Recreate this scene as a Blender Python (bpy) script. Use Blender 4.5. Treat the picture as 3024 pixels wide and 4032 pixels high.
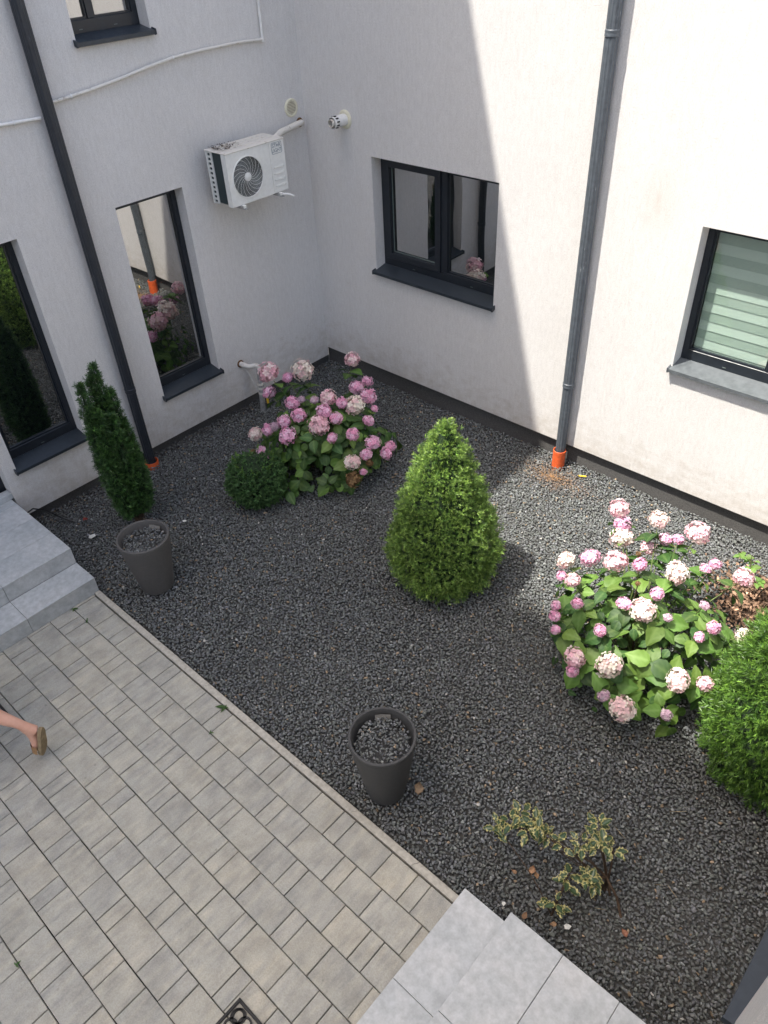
import bpy, bmesh, math, random
import numpy as np
from mathutils import Vector, Matrix, Quaternion

for o in list(bpy.data.objects):
    bpy.data.objects.remove(o)
S = bpy.context.scene
COL = S.collection
random.seed(7)
rng = np.random.default_rng(7)
PI = math.pi

# ------------------------------------------------------------------ camera
cam_d = bpy.data.cameras.new('camera')
cam = bpy.data.objects.new('camera', cam_d)
COL.objects.link(cam)
R = ((0.7392667, 0.6719682, -0.0440852), (-0.4019504, 0.4928357, 0.7717181), (0.5402968, -0.5527855, 0.6344349))
cm = Matrix(R).transposed().to_4x4()
cm.translation = Vector((5.996, -5.365, 4.280))
cam.matrix_world = cm
cam_d.sensor_fit = 'HORIZONTAL'
cam_d.sensor_width = 24.0
cam_d.lens = 24.0 * 3004.2 / 3024.0
cam_d.clip_start = 0.05
cam_d.clip_end = 500
S.camera = cam

# ------------------------------------------------------------------ light
SUN = Vector((0.27, 0.40, -1.0)).normalized()        # the way the light travels
EL = math.asin(-SUN.z)
w = bpy.data.worlds.new('World')
S.world = w
w.use_nodes = True
nt = w.node_tree
sky = nt.nodes.new('ShaderNodeTexSky')
sky.sky_type = 'NISHITA'
sky.sun_disc = False
sky.sun_elevation = EL
sky.sun_rotation = math.atan2(-SUN.x, -SUN.y)
sky.air_density = 1.0
sky.dust_density = 4.6
sky.ozone_density = 0.0
nt.links.new(sky.outputs[0], nt.nodes['Background'].inputs[0])
nt.nodes['Background'].inputs[1].default_value = 0.15
sl = bpy.data.lights.new('sun', 'SUN')
sl.energy = 3.6
sl.angle = math.radians(0.53)
sl.color = (1.0, 0.955, 0.88)
so = bpy.data.objects.new('sun', sl)
COL.objects.link(so)
so.rotation_euler = SUN.to_track_quat('-Z', 'Y').to_euler()
so.location = (0, -4, 14)
S.view_settings.view_transform = 'Standard'
S.view_settings.look = 'None'
S.view_settings.gamma = 1.0
S.view_settings.use_curve_mapping = False
S.view_settings.exposure = 1.28

# ------------------------------------------------------------------ materials
MATS = {}


class NG:
    """small node-graph helper"""

    def __init__(self, name):
        m = bpy.data.materials.new(name)
        m.use_nodes = True
        self.m = m
        self.t = m.node_tree
        self.p = self.t.nodes['Principled BSDF']
        MATS[name] = m

    def n(self, kind, **kw):
        nd = self.t.nodes.new('ShaderNode' + kind)
        for k, v in kw.items():
            if k.startswith('i_'):
                nd.inputs[k[2:].replace('_', ' ')].default_value = v
            else:
                setattr(nd, k, v)
        return nd

    def l(self, a, b):
        self.t.links.new(a, b)

    def coord(self, scale=(1, 1, 1), kind='Object', rnd=False):
        tc = self.n('TexCoord')
        mp = self.n('Mapping')
        mp.inputs['Scale'].default_value = scale
        self.l(tc.outputs[kind], mp.inputs['Vector'])
        if rnd:
            oi = self.n('ObjectInfo')
            ml = self.n('Math', operation='MULTIPLY')
            ml.inputs[1].default_value = 57.0
            self.l(oi.outputs['Random'], ml.inputs[0])
            cb = self.n('CombineXYZ')
            self.l(ml.outputs[0], cb.inputs[0])
            self.l(ml.outputs[0], cb.inputs[2])
            self.l(cb.outputs[0], mp.inputs['Location'])
        return mp.outputs[0]

    def noise(self, vec, scale, detail=4, rough=0.55):
        nd = self.n('TexNoise')
        nd.inputs['Scale'].default_value = scale
        nd.inputs['Detail'].default_value = detail
        nd.inputs['Roughness'].default_value = rough
        if vec is not None:
            self.l(vec, nd.inputs['Vector'])
        return nd.outputs['Fac']

    def ramp(self, fac, stops):
        r = self.n('ValToRGB')
        e = r.color_ramp.elements
        while len(e) < len(stops):
            e.new(0.5)
        for el, (p, c) in zip(e, stops):
            el.position = p
            el.color = (*c, 1) if len(c) == 3 else c
        self.l(fac, r.inputs[0])
        return r.outputs[0]

    def mix(self, fac, a, b, mode='MIX'):
        x = self.n('Mix', data_type='RGBA', blend_type=mode)
        for i, v in ((0, fac), (6, a), (7, b)):
            if hasattr(v, 'is_output'):
                self.l(v, x.inputs[i])
            else:
                x.inputs[i].default_value = v if i == 0 else (*v, 1)
        return x.outputs[2]

    def bump(self, h, strength=0.3, dist=0.01):
        b = self.n('Bump')
        b.inputs['Strength'].default_value = strength
        b.inputs['Distance'].default_value = dist
        self.l(h, b.inputs['Height'])
        self.l(b.outputs[0], self.p.inputs['Normal'])

    def base(self, c):
        if hasattr(c, 'is_output'):
            self.l(c, self.p.inputs['Base Color'])
        else:
            self.p.inputs['Base Color'].default_value = (*c, 1)
        return self

    def rough(self, r):
        if hasattr(r, 'is_output'):
            self.l(r, self.p.inputs['Roughness'])
        else:
            self.p.inputs['Roughness'].default_value = r
        return self


def plain(name, c, rough=0.6, metal=0.0, var=0.12, scale=30, bump=0.0):
    g = NG(name)
    v = g.coord()
    f = g.noise(v, scale, 5)
    lo = tuple(max(0, k * (1 - var)) for k in c)
    hi = tuple(min(1, k * (1 + var)) for k in c)
    g.base(g.ramp(f, [(0.3, lo), (0.7, hi)])).rough(rough)
    g.p.inputs['Metallic'].default_value = metal
    if bump:
        g.bump(f, bump, 0.004)
    return g.m


def stucco(name):
    g = NG(name)
    v1 = g.coord((60, 60, 26))
    v0 = g.coord((1, 1, 1))
    grain = g.noise(v1, 3.2, 4, 0.62)
    fine = g.noise(v0, 240, 3, 0.6)
    big = g.noise(v0, 1.1, 5, 0.6)
    streak = g.noise(g.coord((9, 9, 0.8)), 1.6, 5, 0.62)
    c1 = g.ramp(big, [(0.3, (0.70, 0.67, 0.63)), (0.7, (0.77, 0.74, 0.70))])
    c2 = g.mix(0.07, c1, g.ramp(streak, [(0.34, (0.42, 0.395, 0.36)), (0.6, (0.80, 0.79, 0.78))]))
    mid = g.noise(g.coord((30, 30, 9)), 1.5, 3, 0.6)
    c2 = g.mix(0.16, c2, g.ramp(mid, [(0.36, (0.44, 0.42, 0.40)), (0.62, (0.86, 0.85, 0.83))]))
    c3 = g.mix(0.25, c2, g.ramp(grain, [(0.36, (0.40, 0.39, 0.38)), (0.62, (0.90, 0.89, 0.88))]))
    # rain splash dirt: blotches with their own outline near the ground and a few grime spots
    tc = g.n('TexCoord')
    sx = g.n('SeparateXYZ')
    g.l(tc.outputs['Object'], sx.inputs[0])
    dirt = g.noise(g.coord((3, 3, 5)), 2.4, 7, 0.7)
    mr = g.n('MapRange')
    g.l(sx.outputs[2], mr.inputs[0])
    mr.inputs[1].default_value = 0.75
    mr.inputs[2].default_value = 0.15
    mr.inputs[3].default_value = 0.0
    mr.inputs[4].default_value = 0.32
    ad = g.n('Math', operation='ADD')
    g.l(dirt, ad.inputs[0])
    g.l(mr.outputs[0], ad.inputs[1])
    fr = g.ramp(ad.outputs[0], [(0.62, (0, 0, 0)), (0.95, (1, 1, 1))])
    ml = g.n('Math', operation='MULTIPLY')
    g.l(fr, ml.inputs[0])
    ml.inputs[1].default_value = 0.5
    c4 = g.mix(ml.outputs[0], c3, (0.43, 0.37, 0.29))
    for (px_, py_, pz_), sc in (((0, -0.88, 1.92), (2.2, 2.2, 3.2)), ((0, -1.75, 3.36), (1.7, 1.7, 4.5)), ((0.55, 0, 2.45), (5, 5, 3.0)), ((4.7, 0, 1.05), (1.3, 1.3, 4.0)), ((0, -2.35, 2.75), (3.4, 3.4, 1.8))):
        mp = g.n('Mapping')
        mp.inputs['Location'].default_value = tuple(-q * k for q, k in zip((px_, py_, pz_), sc))
        mp.inputs['Scale'].default_value = sc
        g.l(tc.outputs['Object'], mp.inputs['Vector'])
        gt = g.n('TexGradient', gradient_type='SPHERICAL')
        g.l(mp.outputs[0], gt.inputs[0])
        mu = g.n('Math', operation='MULTIPLY')
        g.l(gt.outputs['Fac'], mu.inputs[0])
        g.l(g.ramp(streak, [(0.35, (0.05, 0.05, 0.05)), (0.65, (0.42, 0.42, 0.42))]), mu.inputs[1])
        c4 = g.mix(mu.outputs[0], c4, (0.50, 0.42, 0.33))
    g.base(c4).rough(0.92)
    a2 = g.n('Math', operation='ADD')
    g.l(grain, a2.inputs[0])
    g.l(fine, a2.inputs[1])
    a3 = g.n('Math', operation='ADD')
    g.l(a2.outputs[0], a3.inputs[0])
    g.l(mid, a3.inputs[1])
    g.bump(a3.outputs[0], 0.6, 0.008)
    return g.m


def glass_dark(name):
    g = NG(name)
    g.base((0.006, 0.009, 0.009)).rough(0.015)
    g.p.inputs['IOR'].default_value = 5.0
    v = g.coord()
    g.bump(g.noise(v, 1.6, 1), 0.035, 0.05)
    return g.m


def glass_clear(name):
    g = NG(name)
    tr = g.n('BsdfTransparent')
    tr.inputs[0].default_value = (0.90, 0.95, 0.92, 1)
    gl = g.n('BsdfGlossy')
    gl.inputs['Roughness'].default_value = 0.01
    mx = g.n('MixShader')
    mx.inputs[0].default_value = 0.10
    g.l(tr.outputs[0], mx.inputs[1])
    g.l(gl.outputs[0], mx.inputs[2])
    g.l(mx.outputs[0], g.t.nodes['Material Output'].inputs['Surface'])
    return g.m


def attr_mat(name, rough=0.6, trans=0.0, attr='col', bumps=0.0, spec=0.5, rnd=0.0):
    """colour comes from a point colour attribute (one tone per leaf, stone or petal)"""
    g = NG(name)
    a = g.n('Attribute', attribute_name=attr)
    c = a.outputs['Color']
    if rnd:
        oi = g.n('ObjectInfo')
        hv = g.n('HueSaturation')
        mr = g.n('MapRange')
        g.l(oi.outputs['Random'], mr.inputs[0])
        mr.inputs[3].default_value = 1 - rnd
        mr.inputs[4].default_value = 1 + rnd
        g.l(mr.outputs[0], hv.inputs['Value'])
        g.l(c, hv.inputs['Color'])
        m2 = g.n('MapRange')
        ml = g.n('Math', operation='MULTIPLY')
        ml.inputs[1].default_value = 7.31
        fr_ = g.n('Math', operation='FRACT')
        g.l(oi.outputs['Random'], ml.inputs[0])
        g.l(ml.outputs[0], fr_.inputs[0])
        g.l(fr_.outputs[0], m2.inputs[0])
        m2.inputs[3].default_value = 0.485
        m2.inputs[4].default_value = 0.515
        g.l(m2.outputs[0], hv.inputs['Hue'])
        c = hv.outputs[0]
    if bumps:
        v = g.coord()
        f = g.noise(v, 120, 4)
        c = g.mix(0.35, c, g.ramp(f, [(0.35, (0.3, 0.3, 0.3)), (0.7, (1, 1, 1))]), 'MULTIPLY')
        g.bump(f, bumps, 0.003)
    g.base(c).rough(rough)
    g.p.inputs['Specular IOR Level'].default_value = spec
    if trans:
        tl = g.n('BsdfTranslucent')
        g.l(c, tl.inputs[0])
        mx = g.n('MixShader')
        mx.inputs[0].default_value = trans
        g.l(g.p.outputs[0], mx.inputs[1])
        g.l(tl.outputs[0], mx.inputs[2])
        g.l(mx.outputs[0], g.t.nodes['Material Output'].inputs['Surface'])
    return g.m


def paver_mat(name):
    g = NG(name)
    v = g.coord((16, 3.4, 5), rnd=True)
    st = g.noise(v, 1.7, 6, 0.6)
    v2 = g.coord((1, 1, 1), rnd=True)
    fine = g.noise(v2, 130, 4, 0.7)
    blot = g.noise(v2, 9, 4, 0.6)
    c = g.ramp(st, [(0.22, (0.265, 0.268, 0.252)), (0.42, (0.365, 0.36, 0.326)), (0.57, (0.405, 0.394, 0.347)), (0.78, (0.50, 0.47, 0.39))])
    oi = g.n('ObjectInfo')
    tone = g.ramp(oi.outputs['Random'], [(0.0, (0.90, 0.90, 0.89)), (0.4, (0.98, 0.98, 0.97)), (0.75, (1.02, 1.01, 0.97)), (1.0, (1.06, 1.03, 0.97))])
    c = g.mix(1.0, c, tone, 'MULTIPLY')
    c = g.mix(0.30, c, g.ramp(fine, [(0.34, (0.45, 0.44, 0.43)), (0.62, (1.15, 1.15, 1.15))]), 'MULTIPLY')
    c = g.mix(0.5, c, g.ramp(blot, [(0.32, (0.66, 0.65, 0.63)), (0.6, (1.08, 1.08, 1.08))]), 'MULTIPLY')
    # worn-in spots, only on some pavers
    vo = g.n('TexVoronoi')
    vo.inputs['Scale'].default_value = 7
    g.l(g.coord((1, 1, 1), 'Object', True), vo.inputs['Vector'])
    sp = g.ramp(vo.outputs['Distance'], [(0.035, (0.62, 0.61, 0.60)), (0.07, (1, 1, 1))])
    c = g.mix(0.55, c, sp, 'MULTIPLY')
    g.base(c).rough(0.86)
    g.bump(fine, 0.45, 0.0025)
    return g.m


def tile_mat(name):
    g = NG(name)
    v = g.coord((1, 1, 1), rnd=True)
    a = g.noise(v, 3.2, 7, 0.62)
    b = g.noise(v, 22, 5, 0.7)
    c = g.ramp(a, [(0.32, (0.385, 0.41, 0.415)), (0.5, (0.455, 0.475, 0.478)), (0.7, (0.53, 0.54, 0.535))])
    c = g.mix(0.6, c, g.ramp(b, [(0.35, (0.66, 0.66, 0.65)), (0.65, (1.1, 1.1, 1.1))]), 'MULTIPLY')
    g.base(c).rough(0.48)
    g.bump(b, 0.06, 0.002)
    return g.m


def metal_paint(name, c, rough=0.42, scratch=0.0):
    g = NG(name)
    v = g.coord()
    f = g.noise(v, 26, 5)
    col = g.ramp(f, [(0.3, tuple(k * 0.8 for k in c)), (0.7, tuple(k * 1.2 for k in c))])
    if scratch:
        s = g.noise(g.coord((50, 50, 5)), 1.5, 6, 0.7)
        col = g.mix(g.ramp(s, [(0.63, (0, 0, 0)), (0.70, (scratch,) * 3)]), col, (0.55, 0.57, 0.58))
    g.base(col)
    g.rough(g.ramp(f, [(0.3, (rough * 0.85,) * 3), (0.7, (rough * 1.2,) * 3)]))
    return g.m


def pipe_dirty(name, c):
    g = NG(name)
    v = g.coord()
    f = g.noise(v, 18, 6, 0.7)
    d = g.ramp(f, [(0.57, (0, 0, 0)), (0.68, (0.7, 0.7, 0.7))])
    g.base(g.mix(d, c, (0.24, 0.16, 0.10))).rough(0.55)
    return g.m


stucco('stucco')
plain('plinth', (0.085, 0.082, 0.078), 0.95, var=0.45, scale=170, bump=0.6)
glass_dark('glass')
glass_clear('clear_glass')
metal_paint('anthracite', (0.014, 0.018, 0.024), 0.36)
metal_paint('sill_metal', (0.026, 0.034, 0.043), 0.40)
metal_paint('sill_metal_sunlit', (0.10, 0.112, 0.12), 0.42)  # paler copy of the sill metal, sunlit tone put into the colour
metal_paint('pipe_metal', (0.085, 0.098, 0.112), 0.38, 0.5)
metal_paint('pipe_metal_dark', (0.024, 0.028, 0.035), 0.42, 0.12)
plain('spacer', (0.12, 0.15, 0.14), 0.5)
plain('blind', (0.66, 0.69, 0.66), 0.9, var=0.03)
plain('blind_dark', (0.45, 0.49, 0.46), 0.9, var=0.03)
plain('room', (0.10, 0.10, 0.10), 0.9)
plain('orange_pvc', (0.68, 0.115, 0.03), 0.5, var=0.2, scale=40)
plain('white_pvc', (0.74, 0.73, 0.70), 0.45, var=0.08)
pipe_dirty('dirty_white', (0.66, 0.63, 0.57))
plain('cream_plastic', (0.72, 0.68, 0.52), 0.5, var=0.06)
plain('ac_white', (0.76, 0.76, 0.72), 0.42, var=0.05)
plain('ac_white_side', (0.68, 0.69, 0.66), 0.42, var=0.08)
plain('hole_shade', (0.008, 0.009, 0.010), 0.8)  # black colour stands for the shade inside openings
plain('coil', (0.02, 0.035, 0.038), 0.6, var=0.5, scale=300)
plain('logo_grey', (0.27, 0.31, 0.34), 0.6)
plain('galvanised', (0.36, 0.36, 0.35), 0.45, metal=0.3, var=0.25)
plain('yellow', (0.75, 0.48, 0.03), 0.5)
plain('rust', (0.16, 0.075, 0.03), 0.9, var=0.5, scale=60)
plain('pot_plastic', (0.090, 0.086, 0.082), 0.62, var=0.10, scale=60)
plain('pot_plastic_dark', (0.052, 0.052, 0.051), 0.62, var=0.10, scale=60)
plain('kerb', (0.40, 0.378, 0.325), 0.9, var=0.2, scale=40, bump=0.2)
plain('bounce_slab', (0.55, 0.53, 0.49), 0.9, var=0.15)  # pale colour of the added slab that bounces sunlight
plain('joint_sand', (0.018, 0.015, 0.013), 1.0, var=0.5, scale=80)
plain('grout', (0.28, 0.28, 0.27), 0.9)
plain('stone_dust', (0.06, 0.06, 0.057), 1.0, var=0.5, scale=90, bump=0.4)
plain('soil', (0.030, 0.028, 0.025), 1.0, var=0.5, scale=70, bump=0.5)
plain('rubber', (0.022, 0.021, 0.020), 0.72, var=0.4, scale=90, bump=0.2)
plain('cable', (0.01, 0.01, 0.01), 0.5)
paver_mat('paver')
tile_mat('tile')
attr_mat('stone', 0.85, bumps=0.2, spec=0.3)
attr_mat('needle', 0.42, 0.15)
attr_mat('leaf', 0.58, 0.28, rnd=0.25)
attr_mat('hollyleaf', 0.28, 0.10)
attr_mat('petal', 0.65, 0.28, spec=0.25)
attr_mat('litter', 0.9, 0.0)
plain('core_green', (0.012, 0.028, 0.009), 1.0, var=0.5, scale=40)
plain('petal_core', (0.30, 0.14, 0.16), 1.0)
plain('stem_green', (0.085, 0.12, 0.03), 0.6, var=0.3)
plain('bark', (0.07, 0.045, 0.028), 0.9, var=0.4)
plain('paper_white', (0.62, 0.62, 0.58), 0.6)
plain('brass_label', (0.20, 0.19, 0.17), 0.6)


def skin_mat():
    g = NG('skin')
    v = g.coord()
    f = g.noise(v, 14, 4)
    g.base(g.ramp(f, [(0.3, (0.56, 0.30, 0.21)), (0.7, (0.66, 0.38, 0.28))])).rough(0.5)
    g.p.inputs['Subsurface Weight'].default_value = 0.1
    g.p.inputs['Subsurface Radius'].default_value = (0.02, 0.008, 0.004)
    return g.m


def dress_mat():
    g = NG('dress')
    vo = g.n('TexVoronoi')
    vo.inputs['Scale'].default_value = 26
    g.l(g.coord(), vo.inputs['Vector'])
    g.base(g.ramp(vo.outputs['Distance'], [(0.22, (0.8, 0.79, 0.72)), (0.30, (0.012, 0.016, 0.03))])).rough(0.8)
    return g.m


skin_mat()
dress_mat()
plain('sandal_tan', (0.30, 0.17, 0.075), 0.55, var=0.25)
plain('sandal_sole', (0.24, 0.18, 0.10), 0.8, var=0.25)
plain('hair', (0.05, 0.03, 0.018), 0.5, var=0.4, scale=90)


# ------------------------------------------------------------------ mesh helpers
class MB:
    def __init__(self):
        self.v, self.f, self.mi = [], [], []

    def quad(self, *pts, m=0):
        b = len(self.v)
        self.v += [tuple(p) for p in pts]
        self.f.append(tuple(range(b, b + len(pts))))
        self.mi.append(m)
        return self

    def box(self, a, b, m=0, fn=None, ch=0.0):
        (x0, y0, z0), (x1, y1, z1) = a, b
        fn = fn or (lambda x, y, z: (x, y, z))
        k = len(self.v)
        if ch <= 0:
            P = [(x0, y0, z0), (x1, y0, z0), (x1, y1, z0), (x0, y1, z0), (x0, y0, z1), (x1, y0, z1), (x1, y1, z1), (x0, y1, z1)]
            F = [(3, 2, 1, 0), (4, 5, 6, 7), (0, 1, 5, 4), (1, 2, 6, 5), (2, 3, 7, 6), (3, 0, 4, 7)]
        else:
            sx = 1 if x1 > x0 else -1
            sy = 1 if y1 > y0 else -1
            sz = 1 if z1 > z0 else -1
            cx, cy, cz = ch * sx, ch * sy, ch * sz
            P = []
            for (i, zz) in ((0, z0), (1, z0 + cz), (1, z1 - cz), (0, z1)):
                e = 0 if i else 1
                P += [(x0 + cx * e, y0 + cy * e, zz), (x1 - cx * e, y0 + cy * e, zz), (x1 - cx * e, y1 - cy * e, zz), (x0 + cx * e, y1 - cy * e, zz)]
            F = [(3, 2, 1, 0), (12, 13, 14, 15)]
            for r in range(3):
                for i in range(4):
                    j = (i + 1) % 4
                    F.append((r * 4 + i, r * 4 + j, r * 4 + 4 + j, r * 4 + 4 + i))
        self.v += [tuple(fn(*p)) for p in P]
        self.f += [tuple(k + i for i in q) for q in F]
        self.mi += [m] * len(F)
        return self

    def tube(self, path, r, n=10, m=0, cap=True, prof=None):
        """path of points, r a number or one radius per point, prof optional per-angle factors"""
        path = [Vector(p) for p in path]
        rs = [r] * len(path) if isinstance(r, (int, float)) else r
        k = len(self.v)
        up = None
        for i, p in enumerate(path):
            t = (path[min(i + 1, len(path) - 1)] - path[max(i - 1, 0)]).normalized()
            if up is None:
                a = Vector((0, 0, 1)) if abs(t.z) < 0.9 else Vector((1, 0, 0))
                up = (a - t * a.dot(t)).normalized()
            else:
                up = (up - t * up.dot(t)).normalized()
            s = t.cross(up)
            for j in range(n):
                a = 2 * PI * j / n
                rr = rs[i] * (prof[j] if prof else 1)
                self.v.append(tuple(p + (up * math.cos(a) + s * math.sin(a)) * rr))
        for i in range(len(path) - 1):
            for j in range(n):
                j2 = (j + 1) % n
                self.f.append((k + i * n + j, k + i * n + j2, k + (i + 1) * n + j2, k + (i + 1) * n + j))
                self.mi.append(m)
        if cap:
            self.f.append(tuple(k + j for j in reversed(range(n))))
            self.f.append(tuple(k + (len(path) - 1) * n + j for j in range(n)))
            self.mi += [m, m]
        return self

    def lathe(self, prof, c, n=40, m=0, axis='z'):
        k = len(self.v)
        for (r, h) in prof:
            for j in range(n):
                a = 2 * PI * j / n
                u, v = r * math.cos(a), r * math.sin(a)
                p = {'z': (u, v, h), 'x': (h, u, v), 'y': (u, h, v)}[axis]
                self.v.append((c[0] + p[0], c[1] + p[1], c[2] + p[2]))
        for i in range(len(prof) - 1):
            for j in range(n):
                j2 = (j + 1) % n
                self.f.append((k + i * n + j, k + i * n + j2, k + (i + 1) * n + j2, k + (i + 1) * n + j))
                self.mi.append(m)
        return self

    def mesh(self, name, mats, off=(0, 0, 0), smooth=False):
        me = bpy.data.meshes.new(name)
        ox, oy, oz = off
        me.from_pydata([(x - ox, y - oy, z - oz) for x, y, z in self.v], [], self.f)
        for mname in mats:
            me.materials.append(MATS[mname])
        me.polygons.foreach_set('material_index', self.mi)
        bm = bmesh.new()
        bm.from_mesh(me)
        bmesh.ops.recalc_face_normals(bm, faces=bm.faces)
        bm.to_mesh(me)
        bm.free()
        if smooth:
            me.polygons.foreach_set('use_smooth', [True] * len(me.polygons))
            try:
                me.set_sharp_from_angle(angle=math.radians(38))
            except Exception:
                pass
        me.update()
        return me

    def part(self, name, mats, parent=None, smooth=False, kind=None):
        if isinstance(mats, str):
            mats = [mats]
        root = parent
        while root is not None and root.parent is not None:
            root = root.parent
        off = root.location if root is not None else (0, 0, 0)
        ob = bpy.data.objects.new(name, self.mesh(name, mats, off, smooth))
        COL.objects.link(ob)
        if parent is not None:
            ob.parent = parent
        if kind:
            ob['kind'] = kind
        return ob


def tag(o, label, cat, group=None, kind=None):
    o['label'] = label
    o['category'] = cat
    if group:
        o['group'] = group
    if kind:
        o['kind'] = kind
    return o


def thing(name, label, cat, loc=(0, 0, 0), group=None):
    o = bpy.data.objects.new(name, None)
    o.empty_display_size = 0.1
    COL.objects.link(o)
    o.location = loc
    return tag(o, label, cat, group)


def np_mesh(name, V, F, col=None, mat=None, smooth=False):
    """V (n,3), F (m,k) arrays, col (n,3) -> mesh with a point colour attribute 'col'"""
    me = bpy.data.meshes.new(name)
    n, (m, k) = len(V), F.shape
    me.vertices.add(n)
    me.vertices.foreach_set('co', np.ascontiguousarray(V, dtype=np.float32).ravel())
    me.loops.add(m * k)
    me.loops.foreach_set('vertex_index', np.ascontiguousarray(F, dtype=np.int32).ravel())
    me.polygons.add(m)
    me.polygons.foreach_set('loop_start', np.arange(0, m * k, k, dtype=np.int32))
    if smooth:
        me.polygons.foreach_set('use_smooth', np.ones(m, dtype=bool))
    if col is not None:
        at = me.attributes.new('col', 'FLOAT_COLOR', 'POINT')
        c4 = np.ones((n, 4), np.float32)
        c4[:, :3] = col
        at.data.foreach_set('color', c4.ravel())
    if mat:
        me.materials.append(MATS[mat])
    me.update(calc_edges=True)
    me.validate()
    return me


def link(name, me, parent=None, loc=(0, 0, 0)):
    o = bpy.data.objects.new(name, me)
    COL.objects.link(o)
    o.location = loc
    if parent is not None:
        o.parent = parent
    return o


def unit(a):
    return a / np.maximum(np.linalg.norm(a, axis=-1, keepdims=True), 1e-9)


# ------------------------------------------------------------------ ground
XR, YF, YE = 6.22, -12.0, -8.5   # the wall the camera leans out of, the tall block behind, the end of the yard walls
YC = -3.82                     # outer edge of the kerb


def structure(ob):
    ob['kind'] = 'structure'
    return ob


g = MB().quad((0.0, YC, -0.042), (XR, YC, -0.042), (XR, 0.045, -0.042), (0.0, 0.045, -0.042))
structure(g.part('gravel_bed', 'stone_dust'))
g = MB().quad((-60, -60, -0.06), (60, -60, -0.06), (60, 60, -0.06), (-60, 60, -0.06))
structure(g.part('ground', 'soil'))


def convex_stone(seed):
    r = random.Random(seed)
    bm = bmesh.new()
    for i in range(11):
        v = Vector((r.gauss(0, 1), r.gauss(0, 1), r.gauss(0, 1))).normalized()
        s = r.uniform(0.82, 1.0)
        bm.verts.new((v.x * s, v.y * s * r.uniform(0.75, 0.9), v.z * s * 0.58))
    res = bmesh.ops.convex_hull(bm, input=bm.verts)
    bmesh.ops.delete(bm, geom=[e for e in res['geom_unused'] if isinstance(e, bmesh.types.BMVert)] or [], context='VERTS')
    bmesh.ops.triangulate(bm, faces=bm.faces)
    bm.verts.index_update()
    V = np.array([v.co[:] for v in bm.verts])
    F = np.array([[v.index for v in f.verts] for f in bm.faces])
    bm.free()
    return V, F


STONES = [convex_stone(100 + i) for i in range(12)]


def stone_field(px, py, pz, size, name, tint=None):
    """a mesh of crushed stones at the given centres"""
    n = len(px)
    which = rng.integers(0, len(STONES), n)
    VV, FF, CC = [], [], []
    base = 0
    for k, (V, F) in enumerate(STONES):
        idx = np.where(which == k)[0]
        m = len(idx)
        if not m:
            continue
        a = rng.uniform(0, 2 * PI, m)
        t = rng.normal(0, 0.27, m)
        t2 = rng.normal(0, 0.27, m)
        ca, sa = np.cos(a), np.sin(a)
        Rz = np.zeros((m, 3, 3))
        Rz[:, 0, 0] = ca; Rz[:, 0, 1] = -sa; Rz[:, 1, 0] = sa; Rz[:, 1, 1] = ca; Rz[:, 2, 2] = 1
        Rx = np.zeros((m, 3, 3))
        Rx[:, 0, 0] = 1; Rx[:, 1, 1] = np.cos(t); Rx[:, 1, 2] = -np.sin(t); Rx[:, 2, 1] = np.sin(t); Rx[:, 2, 2] = np.cos(t)
        Ry = np.zeros((m, 3, 3))
        Ry[:, 1, 1] = 1; Ry[:, 0, 0] = np.cos(t2); Ry[:, 0, 2] = np.sin(t2); Ry[:, 2, 0] = -np.sin(t2); Ry[:, 2, 2] = np.cos(t2)
        M = Rz @ Rx @ Ry
        sc = size[idx][:, None] * np.stack([rng.uniform(0.9, 1.35, m), rng.uniform(0.75, 1.05, m), rng.uniform(0.75, 1.15, m)], 1)
        P = np.einsum('mij,mvj->mvi', M, V[None] * sc[:, None, :])
        P[:, :, 0] += px[idx][:, None]
        P[:, :, 1] += py[idx][:, None]
        P[:, :, 2] += pz[idx][:, None]
        g0 = np.exp(rng.normal(0, 0.22, m)) * 0.162
        c = np.stack([g0 * 0.97, g0 * rng.uniform(0.99, 1.06, m), g0 * rng.uniform(0.95, 1.06, m)], 1)
        u = rng.random(m)
        tan = u < 0.022
        c[tan] = np.stack([g0 * 1.75, g0 * 1.35, g0 * 0.92], 1)[tan]
        lt = (u > 0.045) & (u < 0.09)
        c[lt] *= 1.5
        wh = u > 0.9978
        c[wh] = (0.52, 0.51, 0.47)
        if tint is not None:
            c = tint(px[idx], py[idx], c)
        VV.append(P.reshape(-1, 3))
        CC.append(np.repeat(c, len(V), 0))
        off = base + np.arange(m)[:, None, None] * len(V)
        FF.append((F[None] + off).reshape(-1, 3))
        base += m * len(V)
    return np_mesh(name, np.concatenate(VV), np.concatenate(FF), np.concatenate(CC), 'stone')


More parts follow.
